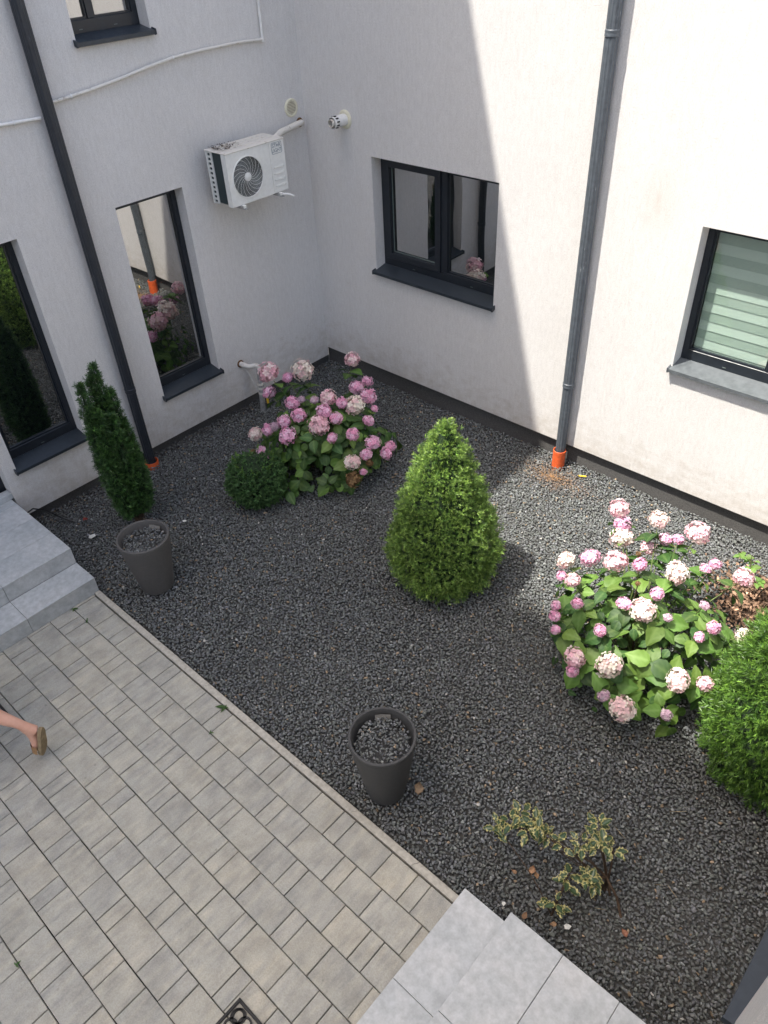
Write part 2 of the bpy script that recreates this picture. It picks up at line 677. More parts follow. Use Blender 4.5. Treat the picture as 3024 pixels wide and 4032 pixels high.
def gravel():
    step = 0.0168
    xs = np.arange(-0.02, XR + 0.02, step)
    ys = np.arange(YC + 0.012, 0.03, step)
    gx, gy = np.meshgrid(xs, ys)
    px = gx.ravel() + rng.uniform(-0.0095, 0.0095, gx.size)
    py = gy.ravel() + rng.uniform(-0.0095, 0.0095, gx.size)
    hgt = 0.010 * np.sin(px * 2.3 + 1.0) * np.cos(py * 2.9) + 0.006 * np.sin(px * 7.1) * np.sin(py * 6.3 + 2)
    edge = np.clip((py - YC) / 0.25, 0, 1)
    pz = -0.016 + 0.018 * np.exp(-np.minimum(px, -py) / 0.12) + (hgt - 0.004) * edge + rng.uniform(-0.007, 0.008, len(px))
    size = rng.uniform(0.0095, 0.0158, len(px)) * np.where(rng.random(len(px)) < 0.06, 1.3, 1.0)

    def tint(x, y, c):
        # rusty stain of old needles round the right downpipe, earthy strip along the left wall
        d = np.hypot((x - 3.22) / 0.42, (y + 0.27) / 0.20) + rng.normal(0, 0.25, len(x))
        k = np.clip(1 - d, 0, 1)[:, None] * 0.45
        c = c * (1 - k) + np.array([0.20, 0.10, 0.045]) * k
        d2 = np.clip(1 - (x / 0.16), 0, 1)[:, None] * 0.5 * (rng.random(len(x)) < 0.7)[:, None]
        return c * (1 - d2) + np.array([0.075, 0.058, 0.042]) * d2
    keep = ~((px > 1.22) & (py < YC + 0.014))
    keep &= ~((px < 1.25) & (py < YC + 0.016)) & ~((px > 4.92) & (py < YC + 0.016))
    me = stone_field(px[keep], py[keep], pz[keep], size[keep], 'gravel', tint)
    o = link('gravel', me)
    tag(o, 'dark grey crushed stone gravel covering the planted bed of the courtyard', 'gravel', kind='stuff')


gravel()

# ------------------------------------------------------------------ pavement
RP, PER, PX0 = 0.1925, 0.5790, 1.238
SIZES = {'L': 0.2915, 'M': 0.1935, 'S': 0.0940}


def paver_mesh(length, seed):
    r = random.Random(seed)
    b = MB()
    hx, hy = length / 2 - 0.0025, RP / 2 - 0.0025
    b.box((-hx, -hy, -0.045), (hx, hy, 0.0), ch=0.0032)
    return b.mesh('paver', ['paver'])


pm = {k: paver_mesh(v, i) for i, (k, v) in enumerate(SIZES.items())}
PAVE_X1 = 4.935
base = MB().box((PX0, YE, -0.055), (PAVE_X1, YC - 0.052, -0.036))
pav = structure(base.part('pavement', 'joint_sand'))
count = 0
rest = MB()
for k in range(40):
    yc = -3.876 - RP * (k + 0.5)
    if yc - RP / 2 < YE:
        break
    if k % 2 == 0:
        x, seq = 1.848 - 2 * PER, ['L', 'M', 'S']
    else:
        x, seq = 1.655 - 2 * PER, ['L', 'S', 'M']
    i = 0
    while x < PAVE_X1:
        nm = seq[i % 3]
        x1 = x + SIZES[nm]
        i += 1
        a, b2 = max(x, PX0), min(x1, PAVE_X1)
        if b2 - a > 0.02:
            cut = (b2 - a) < SIZES[nm] - 0.002
            dz = random.uniform(-0.0015, 0.0012)
            if count < 298:
                me = pm[nm]
                if cut:
                    bb = MB()
                    bb.box((-(b2 - a) / 2 + 0.0025, -RP / 2 + 0.0025, -0.045), ((b2 - a) / 2 - 0.0025, RP / 2 - 0.0025, 0), ch=0.0032)
                    me = bb.mesh('paver', ['paver'])
                o = link('paver', me, pav, ((a + b2) / 2 + random.uniform(-0.0008, 0.0008), yc + random.uniform(-0.0008, 0.0008), dz))
                o.rotation_euler = (random.uniform(-0.004, 0.004), random.uniform(-0.004, 0.004), random.uniform(-0.004, 0.004))
                count += 1
            else:
                rest.box((a + 0.0025, yc - RP / 2 + 0.0025, -0.045), (b2 - 0.0025, yc + RP / 2 - 0.0025, dz), ch=0.0032)
        x = x1
rest.part('distant_pavers', 'paver', pav, kind='stuff')

# kerb stones, wavy butt joints
kerb = MB().box((PX0 + 0.002, YC - 0.050, -0.09), (PAVE_X1, YC - 0.001, -0.03))
kerb = structure(kerb.part('kerb', 'joint_sand'))
kx = [PX0 + 0.003, 1.696, 2.182, 2.674, 3.150, 3.636, 4.115, 4.597, PAVE_X1 + 0.0]
for a, b2 in zip(kx[:-1], kx[1:]):
    m = MB()
    y0, y1 = YC - 0.047, YC
    N = 6

    def wave(i):
        t = i / N
        return 0.010 * (0.5 + 0.5 * math.tanh((t - 0.5) * 9)) - 0.005 + 0.012 * (t - 0.5)
    fa, fb_ = (0 if a < 1.3 else 1), (0 if b2 > 4.9 else 1)
    top, bot = [], []
    for i in range(N + 1):
        y = y0 + (y1 - y0) * i / N
        top.append(((a + 0.0016 + wave(i) * fa, y), (b2 - 0.0016 + wave(i) * fb_, y)))
    for i in range(N):
        (p, q), (r_, s_) = top[i], top[i + 1]
        zt = [0.006 - 0.004 * (j in (0, N)) for j in (i, i + 1)]
        m.quad((*p, zt[0]), (*q, zt[0]), (*s_, zt[1]), (*r_, zt[1]))
        m.quad((*p, zt[0]), (*r_, zt[1]), (*r_, -0.1), (*p, -0.1))
        m.quad((*q, zt[0]), (*s_, zt[1]), (*s_, -0.1), (*q, -0.1))
    for e in (0, N):
        p, q = top[e]
        m.quad((*p, 0.002), (*q, 0.002), (*q, -0.1), (*p, -0.1))
    m.part('kerb_stone', 'kerb', kerb)

# ------------------------------------------------------------------ houses
MAPS = {
    'left': lambda u, d, z: (-d, u, z),
    'back': lambda u, d, z: (u, d, z),
    'right': lambda u, d, z: (XR + d, u, z),
    'front': lambda u, d, z: (u, YF - d, z),
}


def wall_part(house, side, u0, u1, z0, z1, opens, depth=0.20, thick=0.36, plinth=True):
    fn = MAPS[side]
    opens = [(a, b_, c - (0.035 if c > 0.3 else 0), d) for a, b_, c, d in opens]
    us = sorted({u0, u1, *[o[0] for o in opens], *[o[1] for o in opens]})
    zs = sorted({z0, z1, *[o[2] for o in opens], *[o[3] for o in opens]})
    m = MB()
    for a, b2 in zip(us[:-1], us[1:]):
        for c, d in zip(zs[:-1], zs[1:]):
            mu, mz = (a + b2) / 2, (c + d) / 2
            if any(o[0] < mu < o[1] and o[2] < mz < o[3] for o in opens):
                continue
            m.quad(fn(a, 0, c), fn(b2, 0, c), fn(b2, 0, d), fn(a, 0, d))
    for (a, b2, c, d) in opens:
        m.quad(fn(a, 0, c), fn(a, 0, d), fn(a, depth, d), fn(a, depth, c))
        m.quad(fn(b2, 0, c), fn(b2, 0, d), fn(b2, depth, d), fn(b2, depth, c))
        m.quad(fn(a, 0, d), fn(b2, 0, d), fn(b2, depth, d), fn(a, depth, d))
        m.quad(fn(a, 0, c), fn(b2, 0, c), fn(b2, depth, c), fn(a, depth, c))
    m.quad(fn(u0, thick, z0), fn(u1, thick, z0), fn(u1, thick, z1), fn(u0, thick, z1))
    m.quad(fn(u0, 0, z1), fn(u1, 0, z1), fn(u1, thick, z1), fn(u0, thick, z1))
    m.quad(fn(u0, 0, z0), fn(u1, 0, z0), fn(u1, thick, z0), fn(u0, thick, z0))
    m.quad(fn(u0, 0, z0), fn(u0, 0, z1), fn(u0, thick, z1), fn(u0, thick, z0))
    m.quad(fn(u1, 0, z0), fn(u1, 0, z1), fn(u1, thick, z1), fn(u1, thick, z0))
    w_ = m.part('wall', 'stucco', house)
    if plinth:
        p = MB()
        p.box((u0 - 0.04, 0.045, -0.2), (u1 + (0.04 if side == 'left' else 0), thick - 0.01, z0 - 0.0015), fn=fn)
        p.part('plinth', 'plinth', house)
    return w_


def window(house, side, u0, u1, z0, z1, leaves, depth=0.125, sill_over=0.03, sill_out=0.045, sill='sill_metal', glass='glass', zs=None):
    """outer frame as the window, sashes, panes, sill as its children. leaves: list of (start, end, opening)"""
    fn = MAPS[side]
    fr = MB()
    fw, dp = 0.05, 0.06
    e = 0.0015
    d0, d1 = depth, depth + dp
    zb = z0 + 0.02
    fr.box((u0 + e, d0, zb), (u0 + fw, d1, z1 - e), fn=fn, ch=0.003)
    fr.box((u1 - fw, d0, zb), (u1 - e, d1, z1 - e), fn=fn, ch=0.003)
    fr.box((u0 + fw, d0 + 0.001, z1 - fw), (u1 - fw, d1, z1 - e), fn=fn, ch=0.003)
    fr.box((u0 + fw, d0 + 0.001, zb), (u1 - fw, d1, zb + fw + 0.035), fn=fn, ch=0.003)
    W_ = fr.part('window', 'anthracite', house)
    bot = zb + fw + 0.035
    for i, (a, b2, op) in enumerate(leaves):
        if op:
            sw = 0.062
            sm = MB()
            q0, q1 = depth - 0.014, depth + 0.05
            c0, c1 = bot - 0.012, z1 - fw + 0.012
            sm.box((a, q0, c0), (a + sw, q1, c1), fn=fn, ch=0.004)
            sm.box((b2 - sw, q0, c0), (b2, q1, c1), fn=fn, ch=0.004)
            sm.box((a + sw, q0 + 0.001, c1 - sw), (b2 - sw, q1, c1), fn=fn, ch=0.004)
            sm.box((a + sw, q0 + 0.001, c0), (b2 - sw, q1, c0 + sw), fn=fn, ch=0.004)
            sm.part('sash', 'anthracite', W_)
            ga, gb, gc, gd = a + sw, b2 - sw, c0 + sw, c1 - sw
        else:
            ga, gb, gc, gd = a, b2, bot, z1 - fw
            bd = MB()
            q0, q1 = depth + 0.012, depth + 0.034
            bw = 0.013
            bd.box((ga, q0, gc), (ga + bw, q1, gd), fn=fn)
            bd.box((gb - bw, q0, gc), (gb, q1, gd), fn=fn)
            bd.box((ga + bw, q0 + 0.001, gc), (gb - bw, q1, gc + bw), fn=fn)
            bd.box((ga + bw, q0 + 0.001, gd - bw), (gb - bw, q1, gd), fn=fn)
            bd.part('glazing_bead', 'anthracite', W_)
        g_ = MB()
        pd = depth + 0.030
        g_.box((ga - 0.004, pd, gc - 0.004), (gb + 0.004, pd + 0.012, gd + 0.004), fn=fn)
        g_.part('pane', glass, W_)
        sp = MB()                       # pale spacer bar of the double glazing round the pane
        t = 0.009
        q0, q1 = pd - 0.0035, pd - 0.0005
        sp.box((ga, q0, gc), (ga + t, q1, gd), fn=fn)
        sp.box((gb - t, q0, gc), (gb, q1, gd), fn=fn)
        sp.box((ga + t, q0, gc), (gb - t, q1, gc + t), fn=fn)
        sp.box((ga + t, q0, gd - t), (gb - t, q1, gd), fn=fn)
        sp.part('spacer_bar', 'spacer', W_)
        if i:
            mu = MB()
            mu.box((leaves[i - 1][1] + 0.001, depth + 0.0005, bot), (a - 0.001, d1, z1 - fw), fn=fn, ch=0.003)
            mu.part('mullion', 'anthracite', W_)
    # drain caps
    for (a, b2, op) in leaves:
        for t in ((a + b2) / 2,):
            MB().box((t - 0.014, depth - 0.003, zb + 0.022), (t + 0.014, depth - 0.0002, zb + 0.027), fn=fn).part('drain_cap', 'spacer', W_)
    # sill: sloping sheet, turned-down nose, end caps
    s = MB()
    o = sill_over
    pa, pb = u0 - o * 0.55, u1 + o * 0.55
    zt, zn = z0 + 0.022, z0 - 0.012
    so_ = -sill_out
    s.quad(fn(pa, depth, zt), fn(pb, depth, zt), fn(pb, so_, zn), fn(pa, so_, zn))
    s.quad(fn(pa, so_, zn), fn(pb, so_, zn), fn(pb, so_, zn - 0.026), fn(pa, so_, zn - 0.026))
    s.quad(fn(pa, so_, zn - 0.026), fn(pb, so_, zn - 0.026), fn(pb, so_ + 0.008, zn - 0.03), fn(pa, so_ + 0.008, zn - 0.03))
    s.quad(fn(pa, depth, zt - 0.006), fn(pb, depth, zt - 0.006), fn(pb, so_ + 0.004, zn - 0.008), fn(pa, so_ + 0.004, zn - 0.008))
    S_ = s.part('sill', sill, W_)
    for e0 in (pa, pb):
        c = MB()
        h = 0.008
        for (ua, ub) in ((e0 - 0.005, e0 + 0.005),):
            P = [(depth, zt + h), (so_ - 0.004, zn + h), (so_ - 0.004, zn - 0.03), (so_ + 0.012, zn - 0.034), (depth, zt - 0.012)]
            A = [fn(ua, d, z) for d, z in P]
            B = [fn(ub, d, z) for d, z in P]
            c.quad(*A)
            c.quad(*B)
            for i in range(5):
                j = (i + 1) % 5
                c.quad(A[i], A[j], B[j], B[i])
        c.part('sill_end_cap', sill, W_)
    return W_


HT = 10.75
# left house
lh = thing('house', 'white stucco house wall with tall narrow windows on the left of the courtyard', 'house', (0, -3.6, 0))
WB = (-2.168, -1.500, 0.567, 2.337)
WA = (-3.693, -3.026, 0.567, 2.337)
WU = (-2.135, -1.497, 3.510, 5.25)
DOOR_L = (-6.20, -3.800, 0.10, 2.60)
wall_part(lh, 'left', YE, 0.0, 0.2, HT, [WB, WA, WU, DOOR_L], depth=0.21)
window(lh, 'left', *WB, [(WB[0] + 0.05, WB[1] - 0.05, False)])
window(lh, 'left', *WA, [(WA[0] + 0.05, WA[1] - 0.05, False)])
window(lh, 'left', *WU, [(WU[0] + 0.05, -1.925, False), (-1.870, WU[1] - 0.05, False)])
dm = MB()
fn = MAPS['left']
for a, b2 in ((-6.20, -6.12), (-5.28, -5.20), (-3.88, -3.80)):
    dm.box((a, 0.13, 0.312), (b2, 0.19, 2.598), fn=fn, ch=0.003)
dm.box((-6.12, 0.132, 2.52), (-3.88, 0.19, 2.598), fn=fn)
dm.box((-6.12, 0.132, 0.312), (-3.88, 0.19, 0.40), fn=fn)
de = dm.part('entrance_frame', 'anthracite', lh)
for a, b2 in ((-6.12, -5.28), (-5.20, -3.88)):
    MB().box((a, 0.155, 0.40), (b2, 0.17, 2.52), fn=fn).part('pane', 'glass', de)

# back house
bh = thing('house', 'white stucco house wall with wide windows at the back, half in sun', 'house', (3.1, 0, 0))
WC = (0.845, 2.270, 1.318, 2.372)
WD = (3.985, 5.41, 1.285, 2.362)
wall_part(bh, 'back', 0.0, 13.0, 0.2, 5.3, [WC, WD], depth=0.21)
window(bh, 'back', *WC, [(WC[0] + 0.045, 1.565, True), (1.640, WC[1] - 0.05, False)])
wd = window(bh, 'back', *WD, [(WD[0] + 0.05, 4.625, False), (4.70, WD[1] - 0.045, True)], sill='sill_metal_sunlit', glass='clear_glass')
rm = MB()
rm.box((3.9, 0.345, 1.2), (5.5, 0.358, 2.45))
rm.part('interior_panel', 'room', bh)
# pleated day-and-night blind: single cloth bands hung one under the other
for a, b2 in ((4.045, 4.615), (4.712, 5.30)):
    bl = MB()
    bl.box((a, 0.195, 2.29), (b2, 0.245, 2.335))
    blind = bl.part('blind_cassette', 'blind', wd)
    zt = 2.29
    while zt > 1.37:
        hgt = 0.085
        MB().quad((a, 0.190 + 0.005, zt), (b2, 0.190 + 0.005, zt), (b2, 0.190, zt - hgt), (a, 0.190, zt - hgt)).part('blind_slat', 'blind' if int((2.29 - zt) / 0.07) % 2 else 'blind_dark', wd)
        zt -= hgt - 0.012

# right house (the camera leans out of it) and unseen pieces placed for the light
rh = thing('house', 'white wall at the lower right corner with a dark metal sill', 'house', (XR, -3.6, 0))
WE = (-3.625, -2.955, 0.47, 2.30)
WCAM = (-6.0, -4.7, 3.35, 4.95)
DOOR_R = (-6.20, -3.95, 0.10, 2.60)
wall_part(rh, 'right', YE, -2.55, 0.2, 5.5, [WE, WCAM, DOOR_R], depth=0.21)
window(rh, 'right', *WE, [(WE[0] + 0.05, WE[1] - 0.05, False)])
window(rh, 'right', *WCAM, [(WCAM[0] + 0.05, -5.39, False), (-5.31, WCAM[1] - 0.05, False)], sill_out=0.03)
fn = MAPS['right']
dm = MB()
for a, b2 in ((-6.20, -6.12), (-5.28, -5.20), (-4.03, -3.95)):
    dm.box((a, 0.13, 0.312), (b2, 0.19, 2.598), fn=fn, ch=0.003)
dm.box((-6.12, 0.132, 2.52), (-4.03, 0.19, 2.598), fn=fn)
dm.box((-6.12, 0.132, 0.312), (-4.03, 0.19, 0.40), fn=fn)
de = dm.part('entrance_frame', 'anthracite', rh)
for a, b2 in ((-6.12, -5.28), (-5.20, -4.03)):
    MB().box((a, 0.155, 0.40), (b2, 0.17, 2.52), fn=fn).part('pane', 'glass', de)

gw = thing('added_low_wall', 'unseen low white stucco wall added right of the gravel bed to let light in', 'wall', (XR, -1.3, 0))  # unseen addition, kept low so skylight reaches the left wall
MB().box((XR, -2.548, 0.2), (XR + 0.22, -0.002, 0.85), ch=0.004).part('wall', 'stucco', gw)
MB().box((XR + 0.03, -2.54, -0.2), (XR + 0.19, -0.004, 0.1985)).part('plinth', 'plinth', gw)
MB().box((XR - 0.03, -2.56, 0.852), (XR + 0.25, -0.001, 0.885), ch=0.004).part('coping', 'kerb', gw)
structure(MB().box((XR + 0.24, -8.5, -0.10), (13.0, -0.003, -0.01)).part('bounce_slab', 'bounce_slab'))  # added out of view to bounce sunlight onto the shaded walls
fh = thing('shade_block', 'unseen tall white block behind the camera, shaped so its roof edge shades the paving', 'building', (-2.0, YF, 0))  # unseen; distance, width and height chosen for the shade it casts
wins = [(x, x + 1.4, 1.3 + 3.0 * k, 2.7 + 3.0 * k) for k in range(5) for x in (-4.5, -2.3, 0.4)]
HB = (-1.74 - YF) / 0.40
XN = 4.85 - 0.27 * HB  # roof edge steps down here to let a sun patch through
wall_part(fh, 'front', -6.2, 2.45, 0.2, HB - 0.9, wins, depth=0.21)
for ww in wins:
    window(fh, 'front', *ww, [(ww[0] + 0.05, (ww[0] + ww[1]) / 2 - 0.04, False), ((ww[0] + ww[1]) / 2 + 0.04, ww[1] - 0.05, True)])
MB().box((-6.2, YF - 0.36, HB - 0.898), (XN, YF, HB)).part('parapet', 'stucco', fh)

# ------------------------------------------------------------------ steps with tiles


def steps(label, mirror, front, mid, back, za, zb):
    s = 1 if mirror else -1          # direction in which the steps rise along x
    t = thing('entrance_steps', label, 'steps', ((front + back) / 2, -5.3, 0))
    y0, y1 = -6.27, -3.820
    core = MB()
    core.box((min(front, mid) + (0.012 if mirror else 0), y0, -0.1), (max(front, mid) - (0 if mirror else 0.012), y1 - 0.012, za - 0.012))
    core.box((min(mid, back) + (0.012 if mirror else 0), y0, -0.1), (max(mid, back) - (0 if mirror else 0.012), y1 - 0.012, zb - 0.012))
    core.part('core', 'grout', t)
    ys = [y1 - 0.575 * i for i in range(6)]
    ys = [y1, -4.395, -4.972, -5.549, -6.126, -6.27]
    g_ = 0.0016

    def slab(x0, x1, ya, yb, z0, z1, name='tile'):
        m = MB()
        hx, hy, hz = abs(x1 - x0) / 2, abs(yb - ya) / 2, abs(z1 - z0) / 2
        c = ((x0 + x1) / 2, (ya + yb) / 2, (z0 + z1) / 2)
        m.box((-hx, -hy, -hz), (hx, hy, hz), ch=0.0012)
        me = m.mesh('tile', ['tile'])
        o = link(name, me, t, Vector(c) - t.location)
    for ya, yb in zip(ys[:-1], ys[1:]):
        slab(front - s * 0.004, mid - s * g_ + 0, yb + g_, ya - g_, za - 0.011, za, 'tread_tile')
        slab(front, front + s * 0.011, yb + g_, ya - g_, -0.04, za - 0.0125, 'riser_tile')
        slab(mid, mid + s * 0.011, yb + g_, ya - g_, za + 0.001, zb - 0.0125, 'riser_tile')
        xs = [mid - s * 0.004]
        x = mid + s * 0.2975
        while (back - x) * s > 0.05:
            xs.append(x)
            x += s * 0.2975
        xs.append(back)
        for xa, xb in zip(xs[:-1], xs[1:]):
            slab(xa + s * g_, xb - s * g_, yb + g_, ya - g_, zb - 0.011, zb, 'landing_tile')
    # side cladding towards the gravel
    xa, xb = sorted((front + s * 0.012, mid))
    slab(xa, xb, y1 - 0.010, y1 + 0.0005, -0.06, za - 0.0125, 'side_tile')
    xa, xb = sorted((mid + s * 0.012, back))
    slab(xa, xb, y1 - 0.010, y1 + 0.0005, -0.06, zb - 0.0125, 'side_tile')
    return t


sL = steps('pale grey tiled entrance steps at the left edge of the paving', False, 1.238, 0.967, -0.12, 0.144, 0.301)
sR = steps('pale grey tiled entrance steps at the bottom right of the paving', True, 4.932, 5.214, XR + 0.12, 0.152, 0.305)
o = MB().box((-0.10, -3.93, 0.302), (-0.02, -3.801, 0.36), ch=0.003).part('threshold', 'tile', sL)

# ------------------------------------------------------------------ downpipes
FL = [1.0 if (j % 4) < 2 else 0.93 for j in range(48)]


def downpipe(label, x, y, ztop, zbot, joints, mat, normal, collar_h, collar_r):
    t = thing('downpipe', label, 'downpipe', (x, y, 0), 'rainwater downpipes')
    r = 0.047
    p = MB()
    p.tube([(x, y, joints[0] - 0.02), (x, y, ztop)], r, 48, prof=FL)
    p.part('pipe', mat, t)
    p = MB()
    p.tube([(x, y, zbot), (x, y, joints[0] + 0.001)], r * 0.955, 48, prof=FL)
    p.part('lower_pipe', mat, t)
    for z in joints:
        c = MB()
        c.lathe([(r * 0.98, z - 0.022), (r * 1.07, z - 0.018), (r * 1.07, z - 0.006), (r * 1.035, z), (r * 1.07, z + 0.006), (r * 1.07, z + 0.018), (r * 0.98, z + 0.022)], (x, y, 0), 32)
        c.part('clamp', mat, t, True)
        b = MB()
        nx, ny = normal
        b.tube([(x - nx * r * 0.9, y - ny * r * 0.9, z), (x - nx * 0.075, y - ny * 0.075, z)], 0.007, 8)
        b.part('bracket', mat, t, True)
    c = MB()
    c.lathe([(collar_r, -0.08), (collar_r, collar_h), (collar_r - 0.004, collar_h + 0.002), (collar_r - 0.007, collar_h), (collar_r - 0.007, -0.05), (0.0, -0.05)], (x + normal[0] * 0.006, y + normal[1] * 0.012, 0), 36)
    c.part('drain_socket', 'orange_pvc', t, True)
    return t


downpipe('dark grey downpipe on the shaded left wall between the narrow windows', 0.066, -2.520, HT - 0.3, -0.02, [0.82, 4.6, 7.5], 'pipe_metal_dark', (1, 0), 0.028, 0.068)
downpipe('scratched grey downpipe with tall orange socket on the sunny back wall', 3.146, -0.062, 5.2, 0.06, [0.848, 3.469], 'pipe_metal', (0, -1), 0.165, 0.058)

# ------------------------------------------------------------------ things on the walls
# conduit in three runs
cd = thing('conduit', 'thin white plastic drain conduit sagging along the left wall', 'conduit', (0.03, -1.6, 3.1))
p1 = [(0.022, -0.413, 6.0), (0.022, -0.413, 3.60), (0.022, -0.418, 3.305)]
MB().tube(p1, 0.0125, 10).part('riser', 'white_pvc', cd, True)
MB().lathe([(0.0, -0.018), (0.017, -0.018), (0.017, 0.018), (0.0, 0.018)], (0.022, -0.418, 3.298), 14).part('elbow', 'white_pvc', cd, True)
p2 = [(0.024, -0.418, 3.296), (0.024, -0.685, 3.310), (0.024, -1.102, 3.305), (0.024, -1.36, 3.293), (0.024, -1.62, 3.262), (0.024, -1.876, 3.223), (0.024, -2.16, 3.190), (0.024, -2.46, 3.166)]
MB().tube(p2, 0.0125, 10).part('run', 'dirty_white', cd, True)
MB().tube([(0.022, -2.575, 3.085), (0.022, -2.883, 3.097), (0.022, -3.6, 3.12), (0.022, -4.6, 3.16)], 0.0125, 10).part('run', 'white_pvc', cd, True)
for (y, z) in ((-1.36, 3.293), (-2.30, 3.178), (-2.78, 3.092)):
    MB().lathe([(0.013, -0.006), (0.018, -0.006), (0.018, 0.006), (0.013, 0.006)], (0.023, y, z), 12, axis='y').part('clip', 'white_pvc', cd, True)

# round louvred vent
vt = thing('wall_vent', 'round cream louvred vent on the left wall near the corner', 'vent', (0, -0.163, 2.717))
yc, zc = -0.163, 2.717
MB().lathe([(0.078, -0.002), (0.078, 0.010), (0.071, 0.016), (0.057, 0.014), (0.056, 0.004)], (0, yc, zc), 40, axis='x').part('ring', 'cream_plastic', vt, True)
MB().lathe([(0.0, 0.003), (0.057, 0.003)], (0, yc, zc), 32, axis='x').part('recess', 'rust', vt)
for i in range(9):
    z = zc - 0.048 + i * 0.012
    hw = math.sqrt(max(0.0001, 0.057 ** 2 - (z - zc) ** 2))
    MB().box((0.0035, yc - hw, z - 0.003), (0.012, yc + hw, z + 0.0035)).part('louvre', 'cream_plastic', vt)

# boiler flue on the back wall
fl = thing('boiler_flue', 'short white boiler flue pipe with wall plate on the back wall', 'flue', (0.545, 0, 2.648))
xc, zc = 0.545, 2.648
MB().lathe([(0.0, 0.0), (0.080, 0.0), (0.080, -0.006), (0.070, -0.014), (0.050, -0.014)], (xc, 0, zc), 36, axis='y').part('wall_plate', 'cream_plastic', fl, True)
MB().lathe([(0.050, -0.012), (0.050, -0.115), (0.047, -0.118), (0.047, -0.150), (0.050, -0.153), (0.050, -0.172), (0.046, -0.172), (0.046, -0.10), (0.0, -0.10)], (xc, 0, zc), 36, axis='y').part('outer_pipe', 'white_pvc', fl, True)
MB().lathe([(0.033, -0.10), (0.033, -0.195), (0.029, -0.195), (0.029, -0.12), (0.0, -0.12)], (xc, 0, zc), 30, axis='y').part('inner_pipe', 'dirty_white', fl, True)
for j in range(10):
    a = 2 * PI * j / 10 + 0.2
    MB().box((xc + 0.0475 * math.cos(a) - 0.007, -0.147, zc + 0.0475 * math.sin(a) - 0.005), (xc + 0.0475 * math.cos(a) + 0.007, -0.121, zc + 0.0475 * math.sin(a) + 0.005)).part('air_slot', 'hole_shade', fl)  # black blocks stand for the shaded slot openings

# gas riser by the pink hydrangea
gp = thing('vent_pipe', 'bent dirty white waste pipe dropping from the left wall behind the hydrangea', 'pipe', (0.15, -1.2, 0))
path = [(-0.02, -1.233, 0.512), (0.05, -1.228, 0.510), (0.10, -1.200, 0.495), (0.14, -1.16, 0.505), (0.165, -1.138, 0.500), (0.172, -1.135, 0.46)]
MB().tube(path, 0.026, 14).part('elbow', 'dirty_white', gp, True)
MB().lathe([(0.0, 0.001), (0.040, 0.001), (0.040, 0.006), (0.028, 0.010)], (0.0, -1.233, 0.512), 20, axis='x').part('wall_rosette', 'rust', gp, True)
MB().tube([(0.172, -1.135, 0.475), (0.172, -1.140, 0.32), (0.165, -1.165, -0.03)], [0.030, 0.030, 0.028], 14).part('riser', 'galvanised', gp, True)
for z in (0.30, 0.25, 0.19):
    MB().lathe([(0.030, -0.012), (0.036, -0.012), (0.036, 0.012), (0.030, 0.012)], (0.171, -1.146, z), 18).part('coupling', 'dirty_white', gp, True)
MB().box((0.200, -1.125, 0.055), (0.212, -1.105, 0.17)).part('valve_lever', 'yellow', gp)
MB().tube([(0.03, -1.22, 0.48), (0.08, -1.20, 0.40), (0.13, -1.19, 0.30), (0.15, -1.18, 0.24)], 0.003, 6).part('wire', 'paper_white', gp)

# ------------------------------------------------------------------ air conditioner
ac = thing('air_conditioner', 'dirty white air conditioner outdoor unit bracketed to the left wall', 'air conditioner', (0.1, -0.95, 2.17))
X0, X1, Y0, Y1, Z0, Z1 = 0.10, 0.375, -1.272, -0.622, 2.165, 2.605
bd = MB()
bd.box((X0 + 0.004, Y0 + 0.115, Z0 + 0.004), (X1 - 0.060, Y1 - 0.004, Z1 - 0.014))
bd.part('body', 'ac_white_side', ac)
cl = MB().box((X0 + 0.02, Y0 + 0.012, Z0 + 0.012), (X1 - 0.06, Y0 + 0.114, Z1 - 0.016))
cl.part('coil', 'coil', ac)
# rear corner post with slots on the coil side
po = MB()
po.box((X0, Y0 + 0.003, Z0), (X0 + 0.022, Y0 + 0.012, Z1 - 0.014))
po.box((X0 + 0.062, Y0 + 0.003, Z0), (X0 + 0.084, Y0 + 0.012, Z1 - 0.014))
nslot = 11
zz = np.linspace(Z0, Z1 - 0.014, nslot + 1)
for a in zz:
    po.box((X0 + 0.022, Y0 + 0.0035, max(Z0, a - 0.008)), (X0 + 0.062, Y0 + 0.0115, min(Z1 - 0.014, a + 0.008)))
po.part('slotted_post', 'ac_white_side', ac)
MB().box((X0 + 0.024, Y0 + 0.014, Z0 + 0.01), (X0 + 0.062, Y0 + 0.02, Z1 - 0.02)).part('slot_back', 'hole_shade', ac)  # black strip stands for the shade behind the slots
# front panel with a round hole, built as a ring grid
fp = MB()
CY, CZ, RF = -1.060, 2.375, 0.168
N = 64
rect = (Y0, -0.792, Z0, Z1 - 0.012)
ring = [(CY + RF * math.cos(2 * PI * j / N), CZ + RF * math.sin(2 * PI * j / N)) for j in range(N)]


def to_rect(a):
    c, s = math.cos(a), math.sin(a)
    t = 9
    if c > 1e-6: t = min(t, (rect[1] - CY) / c)
    if c < -1e-6: t = min(t, (rect[0] - CY) / c)
    if s > 1e-6: t = min(t, (rect[3] - CZ) / s)
    if s < -1e-6: t = min(t, (rect[2] - CZ) / s)
    return (CY + c * t, CZ + s * t)


